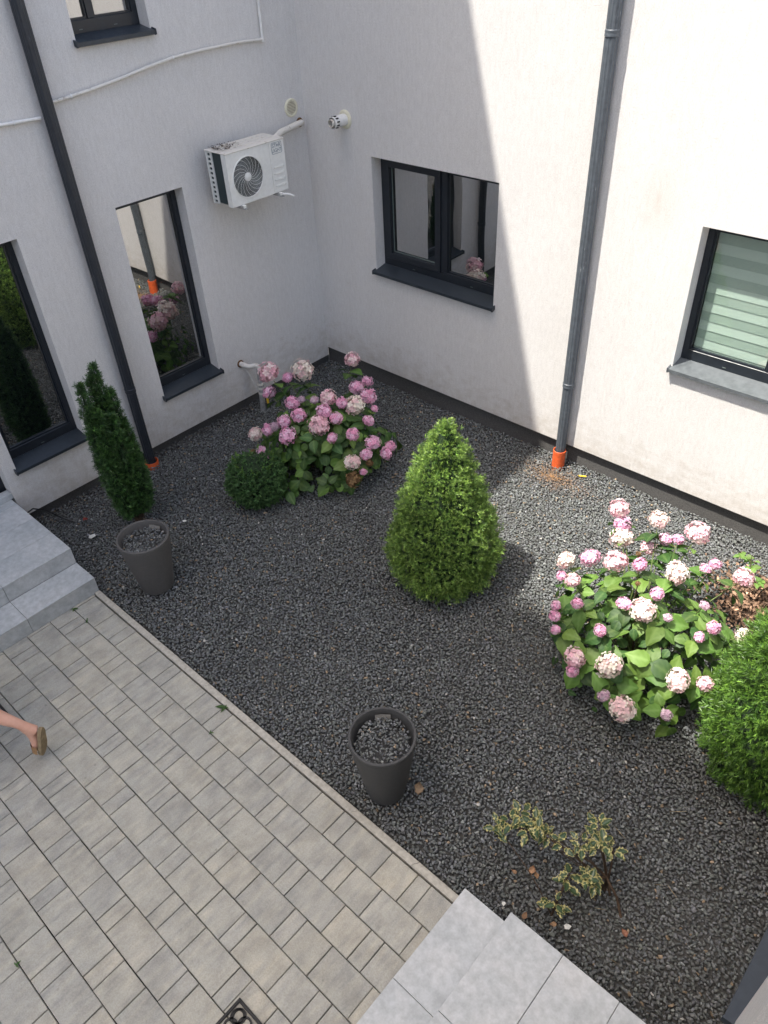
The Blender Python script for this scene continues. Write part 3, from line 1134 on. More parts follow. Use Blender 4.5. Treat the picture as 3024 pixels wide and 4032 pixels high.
angs = [2 * PI * j / N for j in range(N)]
for cy_, cz_ in ((rect[0], rect[2]), (rect[1], rect[2]), (rect[0], rect[3]), (rect[1], rect[3])):
    angs.append(math.atan2(cz_ - CZ, cy_ - CY) % (2 * PI))
angs.sort()
inner = [(CY + RF * math.cos(a), CZ + RF * math.sin(a)) for a in angs]
outer = [to_rect(a) for a in angs]
for i in range(len(angs)):
    j = (i + 1) % len(angs)
    fp.quad((X1, *inner[i]), (X1, *inner[j]), (X1, *outer[j]), (X1, *outer[i]))
    fp.quad((X1, *inner[i]), (X1, *inner[j]), (X1 - 0.05, *inner[j]), (X1 - 0.05, *inner[i]), m=1)  # liner coloured black for the shade inside the fan opening
for (a, b2) in (((rect[0], rect[2]), (rect[1], rect[2])), ((rect[0], rect[3]), (rect[1], rect[3])), ((rect[0], rect[2]), (rect[0], rect[3])), ((rect[1], rect[2]), (rect[1], rect[3]))):
    fp.quad((X1, *a), (X1, *b2), (X1 - 0.058, *b2), (X1 - 0.058, *a))
front = fp.part('front_panel', ['ac_white', 'hole_shade'], ac)
MB().lathe([(RF + 0.004, 0.0), (RF + 0.004, 0.006), (RF - 0.003, 0.008), (RF - 0.006, 0.0)], (X1, CY, CZ), 64, axis='x').part('fan_ring', 'ac_white', ac, True)
MB().lathe([(0.0, 0), (RF, 0)], (X1 - 0.045, CY, CZ), 48, axis='x').part('fan_cavity', 'hole_shade', ac)  # black disc, shade of the fan opening put into its colour
# fan blades behind the grille
for k in range(3):
    m = MB()
    a0 = 2 * PI * k / 3 + 0.5
    for i in range(8):
        for j in range(4):
            pts = []
            for (ii, jj) in ((i, j), (i + 1, j), (i + 1, j + 1), (i, j + 1)):
                a = a0 + ii * 0.17 + jj * 0.12
                r = 0.04 + jj * 0.03
                pts.append((X1 - 0.040 + 0.022 * ii / 8, CY + r * math.cos(a), CZ + r * math.sin(a)))
            m.quad(*pts)
    m.part('fan_blade', 'coil', ac)
gr = MB()
for i in range(14):
    r = 0.038 + i * 0.0097
    gr.lathe([(r - 0.0009, 0.0), (r, 0.0014), (r + 0.0009, 0.0), (r, -0.0014), (r - 0.0009, 0.0)], (X1 - 0.003, CY, CZ), 48, axis='x')
G = gr.part('fan_grille', 'ac_white', ac)
for k in range(18):
    a0 = 2 * PI * k / 18
    pts = []
    for i in range(9):
        t = i / 8
        r = 0.030 + t * (RF - 0.034)
        a = a0 + t * 0.95
        pts.append((X1 + 0.0005, CY + r * math.cos(a), CZ + r * math.sin(a)))
    MB().tube(pts, 0.0014, 5).part('grille_rib', 'ac_white', G)
MB().lathe([(0.0, 0.007), (0.028, 0.006), (0.034, 0.002), (0.034, -0.006)], (X1, CY, CZ), 32, axis='x').part('hub_cap', 'ac_white', G, True)
# right service panel
sp_ = MB()
sp_.box((X1 - 0.055, -0.790, Z0), (X1 + 0.001, Y1, Z1 - 0.012), ch=0.004)
svc = sp_.part('service_panel', 'ac_white', ac)
for i in range(4):
    z = 2.215 + i * 0.052
    MB().box((X1 + 0.0005, -0.765, z), (X1 + 0.007, -0.650, z + 0.017), ch=0.0055).part('handle_rib', 'ac_white', svc)
tp = MB()
tp.box((X0 - 0.004, Y0 - 0.004, Z1 - 0.012), (X1 + 0.006, Y1 + 0.004, Z1), ch=0.005)
top = tp.part('top_cover', 'dirty_white', ac)
for i in range(3):
    MB().box((X0 + 0.04 + i * 0.06, Y0 + 0.06, Z1 - 0.0005), (X0 + 0.07 + i * 0.06, Y1 - 0.05, Z1 + 0.004), ch=0.0015).part('top_bead', 'dirty_white', top)
MB().box((X1 - 0.055, Y0 - 0.002, Z0 + 0.002), (X1 - 0.0585, Y0 + 0.03, Z1 - 0.013)).part('corner_post', 'ac_white_side', ac)
# logo: rounded outline, ST*R / LIGHT
lg = MB()
ly, lz, lw, lh_ = -0.707, 2.535, 0.060, 0.047
pts = []
for (sy, sz, a0) in ((1, 1, 0), (-1, 1, 90), (-1, -1, 180), (1, -1, 270)):
    for k in range(5):
        a = math.radians(a0 + k * 22.5)
        pts.append((ly + sy * (lw - 0.012) + 0.012 * math.cos(a), lz + sz * (lh_ - 0.012) + 0.012 * math.sin(a)))
n = len(pts)
for i in range(n):
    j = (i + 1) % n

    def sh(p, k):
        return (ly + (p[0] - ly) * k, lz + (p[1] - lz) * k)
    lg.quad((X1 + 0.0025, *pts[i]), (X1 + 0.0025, *pts[j]), (X1 + 0.0025, *sh(pts[j], 0.91)), (X1 + 0.0025, *sh(pts[i], 0.91)))
lg.part('logo_outline', 'logo_grey', svc)


def text_part(txt, y, z, size, parent, name):
    cu = bpy.data.curves.new('t', 'FONT')
    cu.body = txt
    cu.size = size
    cu.align_x = 'CENTER'
    cu.extrude = 0.0003
    cu.offset = size * 0.02
    tmp = bpy.data.objects.new('t', cu)
    COL.objects.link(tmp)
    bpy.context.view_layer.update()
    me = bpy.data.meshes.new_from_object(tmp.evaluated_get(bpy.context.evaluated_depsgraph_get()))
    bpy.data.objects.remove(tmp)
    me.transform(Matrix(((0, 0, 1, 0), (1, 0, 0, 0), (0, 1, 0, 0), (0, 0, 0, 1))))
    me.transform(Matrix.Translation(Vector((X1 + 0.0018, y, z)) - ac.location))
    me.materials.clear()
    me.materials.append(MATS['logo_grey'])
    link(name, me, parent)


text_part('ST', -0.733, 2.541, 0.046, svc, 'logo_text')
text_part('R', -0.671, 2.541, 0.046, svc, 'logo_text')
text_part('LIGHT', -0.707, 2.502, 0.042, svc, 'logo_text')
st = MB()
sp5 = []
for k in range(10):
    a = math.radians(90 + 36 * k)
    r = 0.017 if k % 2 == 0 else 0.0075
    sp5.append((X1 + 0.0021, -0.6985 + r * math.cos(a), 2.556 + r * math.sin(a)))
st.quad(*sp5)
st.part('logo_star', 'logo_grey', svc)
# brackets, feet, drain spout, insulated pipe
for y in (-1.17, -0.74):
    b = MB()
    b.box((0.0, y - 0.016, Z0 - 0.030), (X1 + 0.055, y + 0.016, Z0 - 0.024))
    b.box((0.0, y - 0.016, Z0 - 0.0235), (0.005, y + 0.016, Z0 + 0.30))
    b.box((X0 + 0.03, y - 0.022, Z0 - 0.0238), (X1 + 0.03, y + 0.022, Z0 - 0.0005))
    b.part('bracket', 'galvanised', ac)
    MB().box((X1 + 0.012, y - 0.014, Z0 - 0.022), (X1 + 0.038, y + 0.014, Z0 + 0.004), ch=0.004).part('foot', 'ac_white', ac)
MB().tube([(X1 + 0.02, -0.73, Z0 - 0.015), (X1 + 0.06, -0.68, Z0 - 0.02), (X1 + 0.07, -0.63, Z0 - 0.05)], 0.011, 10).part('drain_spout', 'white_pvc', ac, True)
MB().tube([(0.22, -0.60, 2.50), (0.16, -0.52, 2.555), (0.09, -0.40, 2.562), (0.065, -0.29, 2.565), (0.06, -0.18, 2.578), (0.055, -0.10, 2.585), (0.03, -0.075, 2.575), (-0.02, -0.07, 2.56)], [0.022, 0.027, 0.029, 0.029, 0.028, 0.026, 0.026, 0.026], 12).part('insulated_pipe', 'dirty_white', ac, True)
MB().lathe([(0.020, 0.001), (0.042, 0.001), (0.042, 0.004), (0.020, 0.004)], (0, -0.075, 2.575), 20, axis='x').part('wall_sleeve', 'rust', ac, True)


def sliver_mesh(name, px, py, pz, ln, wd, cols, mat='litter', curl=0.25, flat=0.15):
    n = len(px)
    a = rng.uniform(0, 2 * PI, n)
    t = rng.normal(0, flat, n)
    d = np.stack([np.cos(a) * np.cos(t), np.sin(a) * np.cos(t), np.sin(t)], 1)
    s = unit(np.cross(d, np.array([0, 0, 1.0]) + rng.normal(0, 0.4, (n, 3))))
    nn = np.cross(s, d)
    P = np.stack([px, py, pz], 1)
    L, W = ln[:, None], wd[:, None]
    v = np.stack([P - d * L, P - s * W + nn * W * curl, P + d * L, P + s * W + nn * W * curl], 1)
    F = (np.array([[0, 1, 2, 3]])[None] + np.arange(n)[:, None, None] * 4).reshape(-1, 4)
    return np_mesh(name, v.reshape(-1, 3), F, np.repeat(cols, 4, 0), mat)


n = 170
lp = np.stack([np.clip(rng.normal(0.19, 0.06, n), X0, X1 - 0.01), np.clip(-1.235 + np.abs(rng.normal(0, 0.11, n)), Y0, Y1), np.full(n, Z1 + 0.006) + rng.uniform(0, 0.008, n)], 1)
cc = np.array([0.055, 0.04, 0.03])[None] * rng.uniform(0.4, 2.6, (n, 1))
o = link('leaf_litter', sliver_mesh('leaf_litter', lp[:, 0], lp[:, 1], lp[:, 2], rng.uniform(0.006, 0.016, n), rng.uniform(0.003, 0.006, n), cc))
tag(o, 'dry brown leaf litter lying on top of the air conditioner', 'leaf litter', kind='stuff')

# ------------------------------------------------------------------ pots


def pot(label, x, y, r, rb, h, mat, tilt):
    t = thing('plant_pot', label, 'pot', (x, y, 0), 'round plastic pots filled with gravel')
    prof = [(0.0, 0.001), (rb * 0.96, 0.001), (rb, 0.008)]
    NR = 34
    for i in range(NR + 1):
        z = 0.01 + (h - 0.04) * i / NR
        rr = rb + (r * 0.985 - rb) * (i / NR) ** 0.92
        prof.append((rr + (0.0012 if i % 2 else -0.0006), z))
    prof += [(r, h - 0.028), (r, h - 0.004), (r - 0.004, h), (r - 0.014, h), (r - 0.018, h - 0.006), (r - 0.021, h - 0.05), (r - 0.04, h - 0.13), (0, h - 0.13)]
    b = MB()
    b.lathe(prof, (x, y, 0), 56)
    b.part('pot_body', mat, t, True)
    m = 420
    a, q = rng.uniform(0, 2 * PI, m), np.sqrt(rng.random(m)) * (r - 0.036)
    me = stone_field(q * np.cos(a), q * np.sin(a), h - 0.058 + rng.uniform(-0.008, 0.012, m), rng.uniform(0.009, 0.0145, m), 'gravel_fill')
    o = link('gravel_fill', me, t)
    o['kind'] = 'stuff'
    # paper tags stuck inside the back rim
    for k, (da, wd_) in enumerate(((0.0, 0.022), (0.24, 0.032))):
        aa = tilt - da
        c = Vector((x + (r - 0.034) * math.cos(aa), y + (r - 0.034) * math.sin(aa), 0))
        tn = Vector((-math.sin(aa), math.cos(aa), 0))
        nn = Vector((math.cos(aa), math.sin(aa), 0))
        T = MB()
        z0, z1 = h - 0.072, h - 0.03
        A = [c - tn * wd_ + Vector((0, 0, z0)) - nn * 0.014, c + tn * wd_ + Vector((0, 0, z0)) - nn * 0.014, c + tn * wd_ + Vector((0, 0, z1)), c - tn * wd_ + Vector((0, 0, z1))]
        T.quad(*A)
        T.quad(*[p + nn * 0.0015 for p in reversed(A)])
        T.part('care_tag', 'brass_label', t)


pot('brown grey ribbed pot beside the left steps in front of the slim yew', 1.552, -3.472, 0.200, 0.128, 0.52, 'pot_plastic', 2.15)
pot('dark grey smooth pot standing alone near the kerb in the gravel', 4.160, -3.605, 0.196, 0.115, 0.56, 'pot_plastic_dark', 2.45)

# ------------------------------------------------------------------ conifers


def shoots(P, D, n, ln, wd, spread, base_col, jit, tip_col=None, planar=None, seglen=0.4):
    """n needles on each shoot; P, D (m,3) start and direction of the shoots, ln (m,) needle length"""
    m = len(P)
    P = np.repeat(P, n, 0)
    Dr = np.repeat(D, n, 0)
    L = np.repeat(ln, n)
    k = np.tile(np.linspace(0, 1, n), m)
    rnd = rng.normal(0, 1, (m * n, 3))
    if planar is not None:
        pl = np.repeat(planar, n, 0)
        rnd = rnd - pl * np.sum(rnd * pl, 1, keepdims=True) * 0.88
    side = unit(rnd - Dr * np.sum(rnd * Dr, 1, keepdims=True))
    nd = unit(Dr * (1 - spread * (1 - k[:, None] * 0.6)) + side * spread)
    st = P + Dr * (L * seglen * 2.2 * k)[:, None]
    en = st + nd * L[:, None]
    wv = unit(np.cross(nd, rng.normal(0, 1, (m * n, 3)))) * wd
    V = np.stack([st - wv * 0.6, st + wv * 0.6, (st + en) / 2 + wv, en, (st + en) / 2 - wv], 1)
    F = (np.array([[0, 1, 2, 3, 4]])[None] + np.arange(m * n)[:, None, None] * 5).reshape(-1, 5)
    tone = np.repeat(np.exp(rng.normal(0, jit, m)), n) * np.exp(rng.normal(0, 0.12, m * n))
    c = np.array(base_col)[None] * tone[:, None]
    if tip_col is not None:
        kk = (k * np.repeat(rng.random(m) ** 0.6, n))[:, None]
        c = c * (1 - kk) + np.array(tip_col)[None] * tone[:, None] * kk
    C = np.repeat(c[:, None, :], 5, 1)
    return V.reshape(-1, 3), F, C.reshape(-1, 3)


def profile_points(m, prof, lump, seed):
    """random points on a body of revolution with clumpy relief; returns points, outward normals"""
    r = np.random.default_rng(seed)
    zs, rs = np.array([p[0] for p in prof]), np.array([p[1] for p in prof])
    zz = np.linspace(zs[0], zs[-1], 400)
    rr = np.interp(zz, zs, rs)
    pdf = rr + 0.03
    cdf = np.cumsum(pdf) / pdf.sum()
    z = np.interp(r.random(m), cdf, zz)
    a = r.uniform(0, 2 * PI, m)
    rad = np.interp(z, zs, rs)
    drdz = (np.interp(z + 0.02, zs, rs) - np.interp(z - 0.02, zs, rs)) / 0.04
    nrm = unit(np.stack([np.cos(a), np.sin(a), -drdz], 1))
    # clumps: cellular relief from random seeds on the surface
    q = 300
    za = np.interp(r.random(q), cdf, zz)
    aa = r.uniform(0, 2 * PI, q)
    ra = np.interp(za, zs, rs)
    S_ = np.stack([ra * np.cos(aa), ra * np.sin(aa), za], 1)
    P = np.stack([rad * np.cos(a), rad * np.sin(a), z], 1)
    d = np.full(m, 9.0)
    for i in range(0, m, 2000):
        d[i:i + 2000] = np.min(np.linalg.norm(P[i:i + 2000, None] - S_[None], axis=2), 1)
    P = P + nrm * (lump * (0.5 - np.clip(d / 0.055, 0, 1.4)) + r.normal(0, lump * 0.25, m))[:, None]
    return P, nrm, d


def conifer(name, label, loc, prof, m, n, ln, wd, spread, col, tip, lump, upw, core=0.86, planar=False, jit=0.25, seed=1, seglen=0.4):
    t = thing(name, label, 'conifer', loc)
    P, N_, d = profile_points(m, prof, lump, seed)
    stray = rng.random(m) < 0.05
    P[stray] += N_[stray] * rng.uniform(0.008, 0.04, (stray.sum(), 1))
    D = unit(N_ + np.array([0, 0, upw]) + rng.normal(0, 0.28, (m, 3)))
    pl = None
    if planar:
        a = rng.uniform(0, 2 * PI, m)
        pl = unit(np.cross(N_, np.array([0, 0, 1.0])) + rng.normal(0, 0.35, (m, 3)))
    V, F, C = shoots(P - D * 0.02, D, n, ln * rng.uniform(0.75, 1.25, m), wd, spread, col, jit, tip, pl, seglen)
    link('foliage', np_mesh('foliage', V, F, C, 'needle'), t)
    b = MB()
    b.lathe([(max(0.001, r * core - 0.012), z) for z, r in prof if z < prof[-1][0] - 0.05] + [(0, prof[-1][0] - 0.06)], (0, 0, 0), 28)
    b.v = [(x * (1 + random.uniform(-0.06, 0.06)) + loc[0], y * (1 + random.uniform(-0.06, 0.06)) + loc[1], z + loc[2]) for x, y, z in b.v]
    b.part('dark_core', 'core_green', t)  # opaque dark body in place of the shaded inside of the crown
    MB().tube([(loc[0], loc[1], -0.06), (loc[0], loc[1], 0.35)], [0.03, 0.022], 8).part('trunk', 'bark', t)
    return t


conifer('dwarf_spruce', 'bushy light green cone shaped spruce in the middle of the gravel', (3.245, -1.905, -0.02),
        [(0.0, 0.24), (0.06, 0.33), (0.16, 0.405), (0.32, 0.43), (0.5, 0.40), (0.72, 0.335), (0.92, 0.262), (1.10, 0.198), (1.25, 0.140), (1.37, 0.085), (1.45, 0.03), (1.47, 0.0)],
        13000, 13, 0.021, 0.0013, 0.62, (0.068, 0.150, 0.028), (0.34, 0.49, 0.10), 0.055, 0.35, core=0.76, jit=0.25, seed=3)
conifer('thuja', 'rounded bright green thuja cut off by the right edge of the picture', (5.83, -1.91, -0.02),
        [(0.0, 0.33), (0.08, 0.40), (0.25, 0.445), (0.5, 0.445), (0.75, 0.405), (1.0, 0.34), (1.2, 0.25), (1.38, 0.15), (1.5, 0.06), (1.55, 0.0)],
        8500, 16, 0.028, 0.0017, 0.66, (0.045, 0.112, 0.018), (0.155, 0.285, 0.040), 0.06, 0.65, core=0.80, planar=True, jit=0.22, seed=5, seglen=0.55)


def yew():
    loc = (0.70, -3.09, 0.0)
    t = thing('yew', 'slim dark green upright yew with several pointed tips by the left wall', 'conifer', loc)
    tips = [(0.69, -3.065, 1.51), (0.72, -3.225, 1.42), (0.64, -3.10, 1.40), (0.72, -3.005, 1.27), (0.62, -3.00, 1.18), (0.78, -2.965, 0.98), (0.80, -3.22, 1.20), (0.84, -3.10, 1.12), (0.60, -3.20, 1.10), (0.86, -3.0, 0.80), (0.83, -3.26, 0.85)]
    VV, FF, CC = [], [], []
    off = 0
    stems = MB()
    for i, tp in enumerate(tips):
        tp = np.array(tp)
        if i > 3:
            tp[:2] = np.array(loc[:2]) + (tp[:2] - np.array(loc[:2])) * 0.78
        b0 = np.array([loc[0] + (tp[0] - loc[0]) * 0.5, loc[1] + (tp[1] - loc[1]) * 0.5, 0.10])
        ctl = np.array([tp[0] + (tp[0] - loc[0]) * 0.12, tp[1] + (tp[1] - loc[1]) * 0.12, tp[2] * 0.42])
        m = int(620 * tp[2])
        k = rng.random(m) ** 0.9
        ax = (1 - k)[:, None] ** 2 * b0 + 2 * (k * (1 - k))[:, None] * ctl + (k ** 2)[:, None] * tp
        tg = unit(2 * (1 - k)[:, None] * (ctl - b0) + 2 * k[:, None] * (tp - ctl))
        rr = np.interp(k, [0, 0.12, 0.35, 0.6, 0.85, 1.0], [0.04, 0.068, 0.074, 0.062, 0.036, 0.006])
        rd = rng.normal(0, 1, (m, 3))
        rd = unit(rd - tg * np.sum(rd * tg, 1, keepdims=True))
        P = ax + rd * (rr * rng.uniform(0.55, 1.08, m))[:, None]
        D = unit(rd * 0.75 + np.array([0, 0, 0.75]) + rng.normal(0, 0.25, (m, 3)))
        V, F, C = shoots(P - np.array(loc), D, 15, 0.027 * rng.uniform(0.75, 1.2, m), 0.0019, 0.7, (0.030, 0.080, 0.022), 0.3, (0.065, 0.135, 0.028), None, 0.55)
        VV.append(V); FF.append(F + off); CC.append(C)
        off += len(V)
        pts = [tuple((1 - q) ** 2 * b0 + 2 * q * (1 - q) * ctl + q * q * tp) for q in (0, 0.25, 0.5, 0.75, 0.97)]
        stems.tube([(loc[0], loc[1], -0.05)] + pts, [0.016, 0.012, 0.01, 0.008, 0.005, 0.002], 6)
        rad = [0.03, 0.046, 0.044, 0.026, 0.003]
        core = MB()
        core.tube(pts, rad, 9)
        core.part('dark_core', 'core_green', t)  # dark filler tube, stands for the shaded inside of each spire
    link('foliage', np_mesh('foliage', np.concatenate(VV), np.concatenate(FF), np.concatenate(CC), 'needle'), t)
    stems.part('stems', 'bark', t)


yew()


def box_ball():
    loc = (1.335, -2.205, 0.0)
    t = thing('boxwood', 'small dark green rounded box shrub in front of the shaded hydrangea', 'shrub', loc)
    prof = [(0.0, 0.10), (0.05, 0.18), (0.14, 0.235), (0.24, 0.245), (0.33, 0.215), (0.40, 0.15), (0.44, 0.05), (0.45, 0.0)]
    m = 3300
    P, N_, d = profile_points(m, prof, 0.05, 11)
    D = unit(N_ + np.array([0, 0, 0.35]) + rng.normal(0, 0.35, (m, 3)))
    V, F, C = shoots(P - D * 0.015, D, 8, 0.017 * rng.uniform(0.7, 1.3, m), 0.0042, 0.75, (0.062, 0.150, 0.050), 0.3, (0.11, 0.23, 0.065), None, 0.7)
    # a few fresh yellowish tips at the top left
    k = np.where((C[:, 0] > 0) & (V[:, 2] > 0.37) & (rng.random(len(V)) < 0.0))[0]
    link('foliage', np_mesh('foliage', V, F, C, 'leaf'), t)
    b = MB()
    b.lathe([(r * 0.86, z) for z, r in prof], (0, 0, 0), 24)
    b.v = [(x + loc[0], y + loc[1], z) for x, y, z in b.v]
    b.part('dark_core', 'core_green', t)  # dark filler body, stands for the shaded inside of the ball
    q = 34
    a = rng.uniform(0, 2 * PI, q)
    Pn = np.stack([0.16 * np.cos(a), 0.16 * np.sin(a), rng.uniform(0.30, 0.44, q)], 1)
    V, F, C = shoots(Pn, unit(np.stack([np.cos(a) * 0.5, np.sin(a) * 0.5, np.ones(q)], 1)), 10, 0.02 * np.ones(q), 0.005, 0.6, (0.10, 0.17, 0.03), 0.2, None, None, 1.0)
    link('young_shoots', np_mesh('young_shoots', V, F, C, 'leaf'), t)['kind'] = 'stuff'


box_ball()

# ------------------------------------------------------------------ hydrangeas


def hyd_leaf_mesh(seed, col=(0.040, 0.098, 0.020), vein=(0.12, 0.20, 0.055)):
    """ovate toothed leaf, base at origin, length 1 along +y, folded and drooping; veins as paler ribs"""
    r = random.Random(seed)
    nu, nv = 7, 9
    fold, droop, twist = r.uniform(0.05, 0.16), r.uniform(0.15, 0.45), r.uniform(-0.3, 0.3)
    V, C = [], []
    for j in range(nv):
        t = j / (nv - 1)
        w = 0.40 * (math.sin(PI * min(1, t ** 0.72)) ** 0.85) if 0 < t < 1 else 0.012
        if j not in (0, nv - 1):
            w *= 1 + (0.055 if j % 2 else -0.045)
        for i in range(nu):
            u = (i / (nu - 1)) * 2 - 1
            z = fold * abs(u) * w * 1.6 - droop * t * t + 0.03 * math.sin(t * 9 + abs(u) * 3) * abs(u) + twist * u * w
            V.append((u * w, t - 0.10 * abs(u) * (1 - t), z))
            mid = (i == nu // 2)
            k = 0.75 if mid else (0.22 if (j + abs(i - nu // 2)) % 2 == 0 else 0.0)
            C.append([a * (1 - k) + b * k for a, b in zip(col, vein)])
    F = []
    for j in range(nv - 1):
        for i in range(nu - 1):
            a = j * nu + i
            F.append((a, a + 1, a + nu + 1, a + nu))
    LEAFRAW.append((np.array(V), np.array(F), np.array(C)))
    return np_mesh('leaf', np.array(V), np.array(F), np.array(C), 'leaf', True)


LEAFRAW = []
LEAVES = [hyd_leaf_mesh(i) for i in range(7)] + [hyd_leaf_mesh(20 + i, (0.11, 0.21, 0.035), (0.18, 0.30, 0.08)) for i in range(3)]

TONES = {
    'p': [(0.89, 0.48, 0.66), (0.92, 0.62, 0.76), (0.87, 0.40, 0.58)],
    'c': [(0.90, 0.60, 0.64), (0.92, 0.74, 0.70), (0.88, 0.50, 0.57)],
    'w': [(0.92, 0.76, 0.70), (0.92, 0.83, 0.72), (0.90, 0.62, 0.62)],
    'm': [(0.70, 0.50, 0.60), (0.76, 0.62, 0.66), (0.60, 0.40, 0.50)],
    'b': [(0.22, 0.13, 0.06), (0.30, 0.19, 0.09), (0.13, 0.075, 0.035)],
}


def head_mesh(tone, seed):
    r = np.random.default_rng(seed)
    nf = 62
    i = np.arange(nf) + 0.5
    ph = np.arccos(1 - 1.86 * i / nf)
    th = PI * (1 + 5 ** 0.5) * i
    N_ = np.stack([np.cos(th) * np.sin(ph), np.sin(th) * np.sin(ph), np.cos(ph)], 1)
    N_ = unit(N_ + r.normal(0, 0.10, N_.shape))
    sq = 0.90 + 0.10 * np.clip(N_[:, 2], -1, 1)
    rad = r.uniform(0.72, 1.06, nf) * sq
    V, F, C = [], [], []
    pal = np.array(TONES[tone])
    cut = tone == 'b'
    for q in range(nf):
        if cut and r.random() < 0.22:
            continue
        n_ = N_[q]
        t1 = unit(np.cross(n_, [0.3, 0.2, 0.9]))
        t2 = np.cross(n_, t1)
        cen = n_ * rad[q]
        a0 = r.uniform(0, 2 * PI)
        lean = r.normal(0, 0.18, 3)
        c0 = pal[r.integers(0, 3)] * r.uniform(0.88, 1.08)
        sz = r.uniform(0.21, 0.31)
        for k in range(4):
            a = a0 + k * PI / 2 + r.normal(0, 0.08)
            d = t1 * math.cos(a) + t2 * math.sin(a)
            s = -t1 * math.sin(a) + t2 * math.cos(a)
            up = n_ + lean
            cup = r.uniform(-0.02, 0.07)
            b = len(V)
            V += [cen, cen + d * sz * 0.5 - s * sz * 0.40 + up * cup * 0.6, cen + d * sz - s * sz * 0.26 + up * cup, cen + d * sz * 1.04 + s * sz * 0.1 + up * (cup + 0.015),
                  cen + d * sz * 0.95 + s * sz * 0.33 + up * cup, cen + d * sz * 0.45 + s * sz * 0.40 + up * cup * 0.6]
            F += [(b, b + 1, b + 2), (b, b + 2, b + 3), (b, b + 3, b + 4), (b, b + 4, b + 5)]
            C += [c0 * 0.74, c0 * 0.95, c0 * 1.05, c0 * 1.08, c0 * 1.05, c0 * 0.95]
    C = np.clip(np.array(C), 0, 0.93)
    V = np.array(V)
    F = np.array(F)
    # closed inner body so that the ball is not hollow
    me = bmesh.new()
    bmesh.ops.create_icosphere(me, subdivisions=2, radius=0.68)
    me.verts.index_update()
    V2 = np.array([v.co[:] for v in me.verts])
    F2 = np.array([[v.index for v in f.verts] for f in me.faces]) + len(V)
    me.free()
    C2 = np.repeat((pal.mean(0) * 0.66)[None], len(V2), 0)  # darker core puts the shade between florets into the colour
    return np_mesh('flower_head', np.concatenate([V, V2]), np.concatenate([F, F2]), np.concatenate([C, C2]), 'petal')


HEADS = {k: [head_mesh(k, 40 + i + ord(k)) for i in range(3)] for k in TONES}


def basis(n, up=None):
    n = Vector(n).normalized()
    a = Vector((0, 0, 1)) if abs(n.z) < 0.95 else Vector((1, 0, 0))
    t1 = a.cross(n).normalized()
    return t1, n.cross(t1), n


